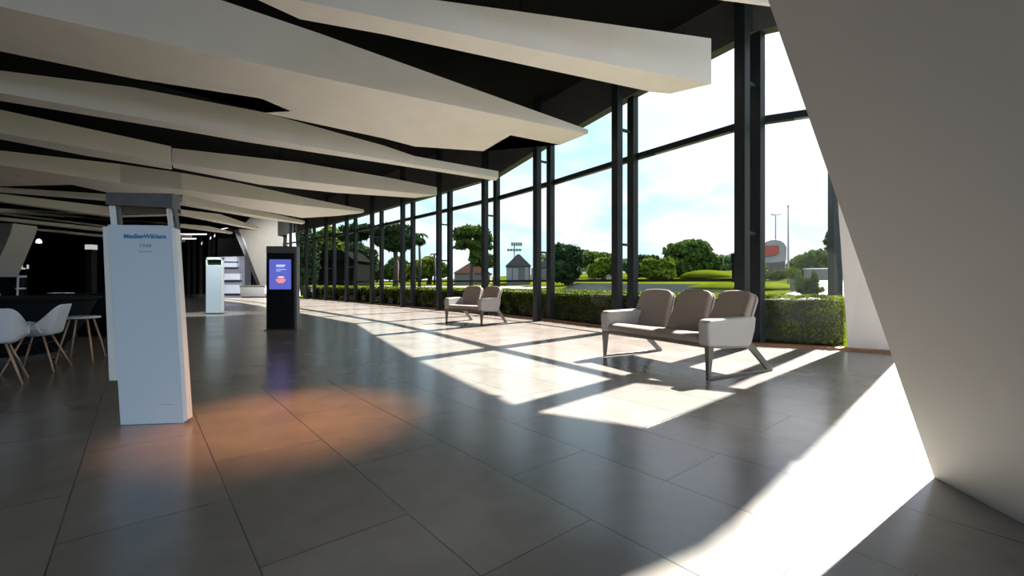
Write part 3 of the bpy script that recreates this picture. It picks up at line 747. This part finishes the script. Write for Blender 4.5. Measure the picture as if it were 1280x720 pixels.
# ------------------------------------------------------------------ outdoors: ground
b = MB()
ds = [.12, .5, 1.2, 2.5, 4, 6, 9, 13, 18, 25, 35, 50, 70, 90, 130, 200]
L2 = [Vector((-48, 63, 0)), Vector((-34, 49.4, 0))] + ALL
N2 = [NORM[0], NORM[0]] + NORM
nr = len(ds)
vs = []
for p, n in zip(L2, N2):
    for d in ds: vs.append((p.x+n.x*d, p.y+n.y*d, rise(d)))
fs = [(i*nr+j, i*nr+j+1, (i+1)*nr+j+1, (i+1)*nr+j) for i in range(len(L2)-1) for j in range(nr-1)]
b.add(vs, fs); tag(b.build('ground_lawn', M['lawn'], smooth=True), 'bright green lawn rising gently beyond the hedge', 'lawn', kind='structure')
def strip(name, m, pts, dz, label, cat, sub_n=10):
    """quad patch on the ground: 4 corner points (px, Y)"""
    c = [at(px, Y) for px, Y in pts]
    vs, fs = [], []
    for i in range(sub_n+1):
        for j in range(sub_n+1):
            u, v = i/sub_n, j/sub_n
            p = c[0]*(1-u)*(1-v)+c[1]*u*(1-v)+c[2]*u*v+c[3]*(1-u)*v
            vs.append((p.x, p.y, gz(p.x, p.y)+dz))
    for i in range(sub_n):
        for j in range(sub_n): a = i*(sub_n+1)+j; fs.append((a, a+1, a+sub_n+2, a+sub_n+1))
    b = MB(); b.add(vs, fs); o = b.build(name, m, smooth=True)
    sm = o.modifiers.new('thick', 'SOLIDIFY'); sm.thickness = .05; sm.offset = -1
    return tag(o, label, cat, kind='structure')
strip('road', M['road'], [(300, 50), (640, 31), (690, 42), (340, 75)], .04, 'pale grey road beyond the hedge and the far glass bays', 'road')
strip('footpath', M['path'], [(958, 15.5), (1004, 18), (1040, 40), (1006, 38)], .04, 'pale curved footpath across the lawn beyond the nearest window', 'path')
strip('footpath', M['path'], [(1004, 17), (1060, 17), (1064, 34), (1008, 36)], .05, 'pale paved patch beside the trimmed bush outside', 'path')
strip('water', M['water'], [(700, 34), (905, 20), (930, 33), (720, 48)], .05, 'dark pond strip on the lawn behind the sofa', 'pond')

# ------------------------------------------------------------------ plants
def leaf_quads(pts, nrm, size, jitter=.9):
    """numpy: one small quad per point, facing nrm with jitter"""
    n = len(pts)
    d = nrm + rng.normal(0, jitter, (n, 3)); d /= np.linalg.norm(d, axis=1, keepdims=True)+1e-9
    a = np.cross(d, rng.normal(0, 1, (n, 3))); a /= np.linalg.norm(a, axis=1, keepdims=True)+1e-9
    c = np.cross(d, a); s = size*rng.uniform(.6, 1.25, (n, 1))
    q = np.stack([pts+a*s, pts+c*s*.62, pts-a*s, pts-c*s*.62], 1).reshape(-1, 3)
    return q
def quads_mesh(name, q, m, parent=None):
    n = len(q)//4; me = bpy.data.meshes.new(name)
    me.vertices.add(4*n); me.vertices.foreach_set('co', q.astype(np.float32).ravel())
    me.loops.add(4*n); me.loops.foreach_set('vertex_index', np.arange(4*n, dtype=np.int32))
    me.polygons.add(n); me.polygons.foreach_set('loop_start', np.arange(0, 4*n, 4, dtype=np.int32))
    me.update(calc_edges=True); me.validate(); me.materials.append(m)
    return link(bpy.data.objects.new(name, me), parent)
def sphere_pts(n, c, r):
    v = rng.normal(0, 1, (n, 3)); v /= np.linalg.norm(v, axis=1, keepdims=True)
    k = rng.uniform(.74, 1.16, (n, 1))
    return np.array(c)+v*np.array(r)*k, v
def blob(b, c, r, seg=10, rings=7):
    prof = []
    vs, fs = [], []
    for i in range(rings+1):
        th = math.pi*i/rings
        for k in range(seg):
            a = 2*math.pi*k/seg; j = 1+.12*math.sin(3*a+i*1.7)
            vs.append((c[0]+r[0]*math.sin(th)*math.cos(a)*j, c[1]+r[1]*math.sin(th)*math.sin(a)*j, c[2]+r[2]*math.cos(th)))
    for i in range(rings):
        for k in range(seg): fs.append((i*seg+k, i*seg+(k+1) % seg, (i+1)*seg+(k+1) % seg, (i+1)*seg+k))
    b.add(vs, fs)
def tree(name, label, cat, Y, px, blobs, m, leaf, n, trunk=None, group=None, core=True):
    """blobs: (px, py, rx_px, rz_px); trunk: (px_base, px_top, py_top, r)"""
    base = at(px, Y); base.z = gz(base.x, base.y) - .05
    t = empty(name, base); tag(t, label, cat, group)
    s = Y/F
    area = sum(rx*rz for _, _, rx, rz in blobs)
    P, V, cb = [], [], MB()
    for bx, by, rx, rz in blobs:
        c = at(bx, Y + rng.uniform(-.3, .3)*rx*s, z_at(by, Y)) - base
        r = (rx*s, rx*s*.9, rz*s)
        p, v = sphere_pts(max(40, int(n*rx*rz/area)), c, r); P.append(p); V.append(v)
        blob(cb, c, (r[0]*.78, r[1]*.78, r[2]*.78))
    P = np.concatenate(P); V = np.concatenate(V)
    P[:, 2] = np.maximum(P[:, 2], .05)
    f = quads_mesh('foliage', leaf_quads(P, V, leaf), m, t)
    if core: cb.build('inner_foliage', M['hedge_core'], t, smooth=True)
    if trunk:
        pb, pt, pyt, r = trunk
        a = at(pb, Y) - base; c = at(pt, Y, z_at(pyt, Y)) - base; a.z = 0
        mid = a.lerp(c, .5)+Vector((r*.8, 0, 0))
        b = MB(); b.tube([a, mid, c], [r*1.25, r, r*.6], 10); b.build('trunk', M['bark'], t, smooth=True)
    return t

# hedge along the glass
hb = [(i, ALL[i], NORM[i]) for i in range(3, n_line)]
end = Vector((5.36, 7.05, 0)); nE = outward(ALL[n_line-1], end)
path = [(p, n) for _, p, n in hb] + [(end, nE)]
h = empty('hedge', (ALL[n_line-1].x, ALL[n_line-1].y, 0)); o0 = h.location.copy()
tag(h, 'long clipped green box hedge running outside along the foot of the glass', 'hedge')
b = MB(); D0, D1, HT = .45, 1.2, .80
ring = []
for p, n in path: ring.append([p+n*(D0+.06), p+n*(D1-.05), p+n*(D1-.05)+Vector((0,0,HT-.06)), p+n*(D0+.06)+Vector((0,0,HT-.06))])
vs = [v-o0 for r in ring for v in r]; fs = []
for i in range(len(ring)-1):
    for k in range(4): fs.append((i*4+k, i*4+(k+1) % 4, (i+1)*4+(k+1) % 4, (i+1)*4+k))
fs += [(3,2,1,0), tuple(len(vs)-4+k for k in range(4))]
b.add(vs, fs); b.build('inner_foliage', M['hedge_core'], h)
Q = []
for (p, n), (q, m2) in zip(path[:-1], path[1:]):
    L = (q-p).length; dc = ((p+q)/2).length
    dens = 1500 if dc < 9 else 900 if dc < 14 else 380 if dc < 22 else 200
    sz = .020 if dc < 9 else .026 if dc < 14 else .042 if dc < 22 else .06
    def patch(cnt, f, nr):
        u = rng.uniform(0, 1, cnt); v = rng.uniform(0, 1, cnt)
        pts = np.array([np.array(f(a, c)) for a, c in zip(u, v)])
        pts += rng.normal(0, .014, pts.shape)
        Q.append(leaf_quads(pts - np.array(o0), np.array(nr), sz))
    nn = (n+m2)/2
    P = lambda a, d, z: tuple(p.lerp(q, a) + n.lerp(m2, a)*d + Vector((0, 0, z)))
    patch(int(dens*L*HT), lambda a, c: P(a, D0, .03+c*(HT-.03)), tuple(-nn))
    patch(int(dens*L*(D1-D0)*1.4), lambda a, c: P(a, D0+c*(D1-D0), HT+.012*math.sin(a*L*9)), (0, 0, 1))
p, n = path[-1]; cnt = 900
u = rng.uniform(0, 1, (cnt, 2)); pts = np.array([tuple(p+n*(D0+a*(D1-D0))+Vector((0, 0, c*HT))) for a, c in u]); pts += rng.normal(0, .015, pts.shape)
dE = (end-ALL[n_line-1]).normalized(); Q.append(leaf_quads(pts-np.array(o0), np.array(tuple(dE)), .02))
f = quads_mesh('foliage', np.concatenate(Q), M['hedge'], h)

G = 'trees beyond the lawn'
tree('round_tree', 'broad round green tree standing alone beyond the pond, seen above the larger sofa', 'tree', 62, 862,
     [(862,322,26,18),(848,316,16,11),(872,314,14,12),(885,328,15,11),(843,330,16,10),(864,308,14,7),(876,334,18,10),(852,336,16,9)], M['tree'], .42, 5200, (862,862,325,.5), G)
tree('leafy_tree', 'dark bushy tree right beside the second twin posts from the white end wall', 'tree', 45, 712,
     [(708,330,16,18),(700,318,14,12),(716,322,12,14),(706,340,18,12)], M['tree_d'], .34, 2600, (710,710,330,.4), G)
tree('leafy_tree', 'yellow-green tree low between the twin posts and the pond', 'tree', 58, 754,
     [(752,334,10,10),(744,338,9,8),(766,332,8,11),(758,330,7,7)], M['tree_y'], .36, 1500, (754,754,338,.25), G)
tree('leafy_tree', 'mid green spreading tree behind the pale hut next to the bushy dark one', 'tree', 75, 735,
     [(728,322,14,8),(742,324,15,8),(758,326,14,9),(720,326,12,9)], M['tree'], .45, 2200, (738,738,326,.35), G)
tree('leafy_tree', 'low bright bush just past the third twin posts, beside the round tree', 'bush', 52, 822,
     [(820,338,14,11),(832,332,10,9),(812,334,10,10),(828,342,14,8)], M['tree_y'], .36, 1800, None, G)
tree('leafy_tree', 'dark low tree tucked behind the third twin posts', 'tree', 66, 806,
     [(804,330,14,10),(796,336,12,10),(815,328,10,8)], M['tree_d'], .4, 1600, (805,805,332,.3), G)
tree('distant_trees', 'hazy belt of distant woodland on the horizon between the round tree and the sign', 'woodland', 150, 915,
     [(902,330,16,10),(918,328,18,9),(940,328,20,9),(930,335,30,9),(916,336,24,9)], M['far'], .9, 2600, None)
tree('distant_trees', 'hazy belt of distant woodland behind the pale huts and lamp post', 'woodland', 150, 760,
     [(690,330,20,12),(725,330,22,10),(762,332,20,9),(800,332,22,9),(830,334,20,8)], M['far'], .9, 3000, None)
tree('leafy_tree', 'dense green tree group beyond the footpath, beside the white end wall', 'tree', 48, 1022,
     [(1006,330,14,11),(1022,326,14,12),(1036,330,12,12),(998,334,12,9),(1020,338,20,9)], M['tree'], .3, 3000, (1020,1020,334,.3), G)
tree('leafy_tree', 'tall thin tree peeking out at the single outer post by the white end wall', 'tree', 60, 1044,
     [(1042,300,9,12),(1046,312,9,14),(1040,318,8,10)], M['tree'], .34, 900, (1044,1044,312,.2), G)
tree('trimmed_bush', 'small trimmed dark bush with two upright shoots on the paving outside', 'bush', 17.5, 1010,
     [(1008,358,11,9),(999,356,5,9),(1018,353,4,12),(998,350,2.2,9),(1012,362,14,5)], M['tree'], .07, 2200, None)
t = tree('potted_shrub', 'bright lime shrub in a slim dark planter beside the footpath', 'shrub', 24, 991,
     [(991,342,6,6),(986,340,4,5),(996,341,4,5)], M['tree_y'], .09, 700, None)
b = MB(); b.lathe([(.06, 0), (.10, .05), (.14, .45), (.16, .9), (.13, .9)], 16); b.build('planter', M['stem'], t, smooth=True)
for k, (px, py, rx, rz, Yk, lab) in enumerate(((972,343,12,5,40,'low flowering bush under the orange sign'), (951,344,7,5,38,'low green bush at the twin posts below the orange sign'), (985,342,8,5,44,'small bush between the orange sign and the white pole'))):
    tree('low_bush', lab, 'bush', Yk, px, [(px,py,rx,rz),(px-rx*.6,py+1,rx*.6,rz*.8),(px+rx*.6,py,rx*.6,rz*.9)], M['tree'], .2, 700, None, 'low bushes under the sign')
# mounds of bright grass
for k, (px, Yk, rx, hh, lab) in enumerate(((882, 55, 3.0, 1.0, 'bright grass mound in front of the round tree'), (930, 30, 3.6, .45, 'bright sunlit grass rise behind the largest sofa backrest'))):
    c = at(px, Yk); c.z = gz(c.x, c.y)-.05
    b = MB(); b.lathe([(rx*math.cos(a), hh*math.sin(a)) for a in np.linspace(0, math.pi/2-.02, 9)], 32)
    tag(b.build('grass_mound', M['lawn'], smooth=True, loc=c), lab, 'mound')

# left side: cedars, palms, dark tree
tree('cedar_tree', 'flat-topped cedar with open branches beyond the fourth and fifth twin posts', 'tree', 44, 588,
     [(590,290,20,6),(578,296,10,6),(604,298,10,8),(585,304,14,3),(600,308,14,4),(597,322,9,9),(608,326,10,8),(575,309,8,2)], M['tree'], .26, 4200, (589,587,296,.17), G, core=False)
tree('cedar_tree', 'large dark layered cedar spreading over the far glass bays', 'tree', 36, 492,
     [(494,288,20,7),(484,300,16,8),(505,298,14,7),(470,289,22,4),(450,286,22,4),(515,302,14,3),(496,308,14,5),(440,296,16,4)], M['tree_d'], .28, 4600, (494,492,292,.2), G)
tree('leafy_tree', 'yellow-green roadside trees seen through the seventh glass bay', 'tree', 62, 535,
     [(530,336,14,10),(545,334,12,9),(520,340,12,9),(552,338,10,8),(538,328,12,6)], M['tree_y'], .38, 2400, (536,536,336,.3), G)
tree('leafy_tree', 'mid green tree under the big dark cedar', 'tree', 70, 498,
     [(498,334,12,12),(488,340,12,9),(508,340,10,10),(470,342,12,9)], M['tree'], .34, 2200, (498,498,336,.3), G)
tree('leafy_tree', 'bright tree crown glowing above the dark shed at the far end of the glass', 'tree', 56, 408,
     [(404,300,14,10),(418,306,12,10),(392,306,12,12),(412,292,10,7)], M['tree_y'], .36, 2400, (408,408,304,.3), G)
tree('leafy_tree', 'dark spreading tree at the corner of the dark shed by the far bays', 'tree', 66, 436,
     [(440,310,16,8),(456,318,14,8),(428,318,14,9),(462,330,10,10)], M['tree_d'], .34, 2400, (446,444,316,.4), G)
tree('leafy_tree', 'tall dark tree closing the view at the very end of the glass', 'tree', 37.5, 376,
     [(376,310,12,30),(366,300,12,26),(386,325,10,24),(380,345,14,12)], M['tree_d'], .4, 2600, (376,376,320,.4), G)
def palm(px, Y, pyt, rpx, label):
    base = at(px, Y); base.z = gz(base.x, base.y)-.05
    t = empty('palm_tree', base); tag(t, label, 'tree', G); s = Y/F; top = z_at(pyt, Y)-base.z
    b = MB(); b.tube([(0, 0, 0), (.08, 0, top*.5), (0, 0, top)], [.16, .12, .1], 10); b.build('trunk', M['bark'], t, smooth=True)
    for k in range(11):
        a = 2*math.pi*k/11+.2; R = rpx*s; b = MB(); vs, fs = [], []
        for i in range(8):
            u = i/7; r = R*u; z = top+.35*R*math.sin(u*1.9)-.65*R*u*u; w = .16*R*(math.sin(math.pi*min(1, u*.9+.08)))
            ca, sa = math.cos(a), math.sin(a)
            vs += [(r*ca-w*sa, r*sa+w*ca, z-.25*w), (r*ca, r*sa, z+.05), (r*ca+w*sa, r*sa-w*ca, z-.25*w)]
        for i in range(7):
            for j in (0, 1): fs.append((i*3+j, i*3+j+1, i*3+j+4, i*3+j+3))
        b.add(vs, fs); b.build('frond', M['tree_d'], t)
palm(524, 40, 294, 13, 'palm tree with drooping fronds beside the fifth twin posts')
palm(543, 60, 318, 7, 'small thin palm standing out above the roadside trees')

# buildings, fence, lamps, sign
def house(px, Y, w_px, py_eave, py_ridge, depth, wall_m, roof_m, label, doors=()):
    c = at(px, Y); c.z = gz(c.x, c.y)-.2
    t = empty('hut', c); tag(t, label, 'building'); s = Y/F; w = w_px*s/2; ze = z_at(py_eave, Y)-c.z; zr = z_at(py_ridge, Y)-c.z
    b = MB(); b.box((-w, 0, 0), (w, depth, ze)); b.build('wall', wall_m, t)
    b = MB(); b.prism([(-w*1.08, -.2, ze-.05), (w*1.08, -.2, ze-.05), (w*.1, -.2, zr), (-w*.1, -.2, zr)], (0, depth+.4, 0)); b.build('roof', roof_m, t)
    for (x0, x1, y0, y1) in doors:
        b = MB(); b.box(((x0-px)*s, -.06, max(.05, z_at(y1, Y)-c.z)), ((x1-px)*s, .0, z_at(y0, Y)-c.z)); b.build('door', M['bwhite'], t, bevel=.02)
    return t
house(648, 50, 30, 332, 318, 7, M['bwall'], M['roof_d'], 'grey hut with pale doors and a dark pitched roof, behind the smaller sofa', [(633,640,335,352),(641,648,335,352),(656,661,334,352)])
house(688, 62, 40, 334, 322, 7, M['bwall'], M['roof_d'], 'dark wide-roofed hut with pale doors behind the third twin posts', [(664,670,335,352),(683,688,335,352)])
house(590, 56, 44, 341, 328, 6, M['bwall'], M['roof_o'], 'low grey building with an orange roof, beyond the cedar trunk')
house(757, 64, 18, 334, 327, 5, M['bwhite'], M['bwall'], 'small pale hut among the trees past the bushy dark tree')
c = at(412, 42); c.z = -.05; t = empty('dark_shed', c); tag(t, 'long dark shed standing outside the far end of the glass', 'building'); s = 42/F
b = MB(); b.box((-22*s, 0, 0), (30*s, 5, z_at(325, 42))); b.build('wall', M['shade'], t)
b = MB(); b.prism([(-24*s, -.3, z_at(325, 42)), (33*s, -.3, z_at(325, 42)), (16*s, -.3, z_at(312, 42)), (-16*s, -.3, z_at(312, 42))], (0, 5.6, 0)); b.build('roof', M['shade'], t)

# picket fence in front of the huts
p0, p1 = at(568, 33), at(770, 27); p0.z = gz(p0.x, p0.y); p1.z = gz(p1.x, p1.y)
t = empty('picket_fence', p0); tag(t, 'pale picket fence beyond the hedge, in front of the huts', 'fence'); d = p1-p0; L = d.length
zt = .45
for k in range(70):
    a = d*(k/69.0); b = MB(); b.box((a.x-.03, a.y-.02, a.z-.05), (a.x+.03, a.y+.02, a.z+zt)); b.build('picket', M['fence'], t)
for z in (.12, .36):
    b = MB(); b.tube([(0, .03, z), (d.x, d.y+.03, d.z+z)], .025, 6); b.build('rail', M['fence'], t)
# floodlight mast and lamp posts
Yf = 60; c = at(643, Yf); c.z = gz(c.x, c.y)-.05; t = empty('floodlight_mast', c); tag(t, 'floodlight mast with two rows of lamps behind the huts', 'lamp post'); s = Yf/F
b = MB(); b.tube([(0, 0, 0), (0, 0, z_at(303, Yf)-c.z)], .09, 8); b.build('pole', M['pole'], t)
for (x0, x1, y0, y1) in ((-4,10,303,307.5),(-9,9,311,314)):
    b = MB(); z0, z1 = z_at(y1, Yf)-c.z, z_at(y0, Yf)-c.z
    n = 5
    for k in range(n):
        xa = (x0+(x1-x0)*k/n)*s; xb = (x0+(x1-x0)*(k+.8)/n)*s
        b.prism([(xa, -.25, z0), (xb, -.25, z0), (xb, -.15, z1), (xa, -.15, z1)], (0, .35, 0))
    b.box((x0*s, .1, (z0+z1)/2-.05), (x1*s, .2, (z0+z1)/2+.05)); b.build('lamp_row', M['green'], t)
Yf = 70; c = at(969.5, Yf); c.z = gz(c.x, c.y)-.05; t = empty('street_lamp', c); tag(t, 'thin grey street lamp with two short arms above the orange sign', 'lamp post'); s = Yf/F
b = MB(); b.tube([(0, 0, 0), (0, 0, z_at(269, Yf)-c.z)], [.12, .07], 8); b.build('pole', M['pole'], t)
for sx in (-1, 1):
    b = MB(); z = z_at(268.5, Yf)-c.z; b.prism([(sx*.1, -.15, z), (sx*.7, -.15, z+.12), (sx*.8, -.15, z+.05), (sx*.1, -.15, z-.08)], (0, .3, 0)); b.build('lamp_head', M['pole'], t)
Yf = 32; c = at(985.3, Yf); c.z = gz(c.x, c.y)-.05
b = MB(); b.tube([(0, 0, 0), (0, 0, z_at(258, Yf)-c.z)], [.075, .04], 10); b.lathe([(.07, z_at(258, Yf)-c.z), (.07, z_at(257, Yf)-c.z), (.02, z_at(256.5, Yf)-c.z)], 10)
tag(b.build('flag_pole', M['pole'], loc=c, smooth=True), 'bare pale flag pole beside the orange and white sign', 'flag pole')
Yf = 42; s = Yf/F; c = at(968, Yf); c.z = gz(c.x, c.y)-.05; t = empty('entrance_sign', c); tag(t, 'curved pale entrance sign with an orange band and dark foot', 'sign')
Z = lambda py: z_at(py, Yf)-c.z
X = lambda px: (px-968)*s
b = MB(); pts = [(X(954), Z(329))] + [(X(968-14*math.cos(a)), Z(308-8.5*math.sin(a))) for a in np.linspace(.1, math.pi-.5, 12)] + [(X(983.5), Z(309)), (X(983), Z(326))]
b.prism([(x, 0, z) for x, z in pts], (0, .4, 0)); b.build('board', M['sign_w'], t, bevel=.03)
b = MB(); pts = [(X(946), Z(322)), (X(968), Z(319.5)), (X(972.5), Z(317)), (X(973.5), Z(309)), (X(971.5), Z(306.5)), (X(946), Z(307.5))]
b.prism([(x, -.12, z) for x, z in pts], (0, .12, 0)); b.build('orange_band', M['sign_o'], t, bevel=.03)
b = MB(); pts = [(X(964), 0), (X(981), 0), (X(982.5), Z(326.2)), (X(962), Z(328.5))]; b.prism([(x, .05, z) for x, z in pts], (0, .3, 0)); b.build('foot', M['sign_d'], t, bevel=.02)
Yf = 40; s = Yf/F; c = at(922, Yf); c.z = gz(c.x, c.y)-.05; t = empty('notice_board', c); tag(t, 'dark notice board on posts, half hidden by the nearest twin posts', 'board')
b = MB(); b.box((-7*s, 0, z_at(328, Yf)-c.z), (14*s, .2, z_at(317, Yf)-c.z)); b.build('board', M['shade'], t, bevel=.03)
for px in (-5, 11):
    b = MB(); b.box((px*s-.08, .05, 0), (px*s+.08, .15, z_at(327, Yf)-c.z)); b.build('post', M['shade'], t)
Yf = 36; s = Yf/F; c = at(1024, Yf); c.z = gz(c.x, c.y)-.05; t = empty('garden_wall', c); tag(t, 'low pale garden wall in front of the dense trees past the footpath', 'garden wall')
b = MB(); b.box((-16*s, 0, 0), (16*s, .35, z_at(337, Yf)-c.z)); b.build('wall', M['bwall'], t, bevel=.02)
b = MB(); b.box((-17*s, -.05, z_at(337, Yf)-c.z), (17*s, .4, z_at(335.5, Yf)-c.z)); b.build('coping', M['pole'], t, bevel=.01)

# ------------------------------------------------------------------ light
w = bpy.data.worlds.new('sky'); scene.world = w; w.use_nodes = True
nt = w.node_tree; bg = nt.nodes['Background']
tc = nt.nodes.new('ShaderNodeTexCoord')
mp = nt.nodes.new('ShaderNodeMapping'); mp.inputs['Scale'].default_value = (1.6, 1.6, 4.2); nt.links.new(tc.outputs['Generated'], mp.inputs['Vector'])
n = nt.nodes.new('ShaderNodeTexNoise'); n.inputs['Scale'].default_value = 1.9; n.inputs['Detail'].default_value = 8; n.inputs['Roughness'].default_value = .55
nt.links.new(mp.outputs[0], n.inputs['Vector'])
# brighter, whiter towards the sun; bluer away from it
SUN_AZ = Vector((.715, .70, 0)).normalized(); EL = math.radians(42.5)
sd = Vector((SUN_AZ.x*math.cos(EL), SUN_AZ.y*math.cos(EL), math.sin(EL)))
dp = nt.nodes.new('ShaderNodeVectorMath'); dp.operation = 'DOT_PRODUCT'; dp.inputs[1].default_value = sd
nt.links.new(tc.outputs['Generated'], dp.inputs[0])
ad = nt.nodes.new('ShaderNodeMath'); ad.operation = 'MULTIPLY_ADD'; ad.inputs[1].default_value = .62; 
nt.links.new(dp.outputs['Value'], ad.inputs[0]); nt.links.new(n.outputs['Fac'], ad.inputs[2])
r = nt.nodes.new('ShaderNodeValToRGB'); cr = r.color_ramp
cr.elements[0].position = .30; cr.elements[0].color = (1.12, 1.34, 1.56, 1)
cr.elements[1].position = .50; cr.elements[1].color = (.42, .60, .66, 1)
for ps, cc in ((.57, (.61, .64, .68, 1)), (.70, (.68, .69, .72, 1)), (.92, (1.6, 1.55, 1.5, 1))):
    e_ = cr.elements.new(ps); e_.color = cc
hv = nt.nodes.new('ShaderNodeMath'); hv.operation = 'MULTIPLY'; hv.inputs[1].default_value = .6
nt.links.new(ad.outputs[0], hv.inputs[0]); nt.links.new(hv.outputs[0], r.inputs['Fac'])
nt.links.new(r.outputs[0], bg.inputs['Color']); bg.inputs['Strength'].default_value = 1.0

sl = bpy.data.lights.new('sun', 'SUN'); sl.energy = 18.5; sl.angle = math.radians(.6); sl.color = (1, .94, .86)
so = link(bpy.data.objects.new('sun', sl)); so.rotation_euler = (-sd).to_track_quat('-Z', 'Y').to_euler(); so.location = (20, 20, 25)
sp = bpy.data.lights.new('added_downlight_beam', 'SPOT'); sp.energy = 1000; sp.color = (1, .42, .16); sp.spot_size = math.radians(26); sp.spot_blend = 1.0; sp.shadow_soft_size = .06  # light of the added lamp, imitating a warm floor reflection
spo = link(bpy.data.objects.new('added_downlight_beam', sp)); spo.location = (-1.2, 4.4, 5.18)
spo.rotation_euler = (Vector((-1.72, 3.5, 0)) - spo.location).to_track_quat('-Z', 'Y').to_euler()

# ------------------------------------------------------------------ camera
cam = bpy.data.cameras.new('camera'); cam.sensor_width = 36; cam.lens = F/1280*36; cam.clip_start = .05; cam.clip_end = 800
cam.shift_y = (360-HY)/1280 * -1
co = link(bpy.data.objects.new('camera', cam)); co.location = (0, 0, EYE); co.rotation_euler = (math.pi/2, 0, 0)
scene.camera = co
vs_ = scene.view_settings; vs_.view_transform = 'Standard'; vs_.look = 'None'; vs_.exposure = 1; vs_.gamma = 1; vs_.use_curve_mapping = False
cy = scene.cycles; cy.max_bounces = 14; cy.diffuse_bounces = 8; cy.glossy_bounces = 6; cy.transparent_max_bounces = 24; cy.sample_clamp_indirect = 6; cy.caustics_reflective = False; cy.caustics_refractive = False
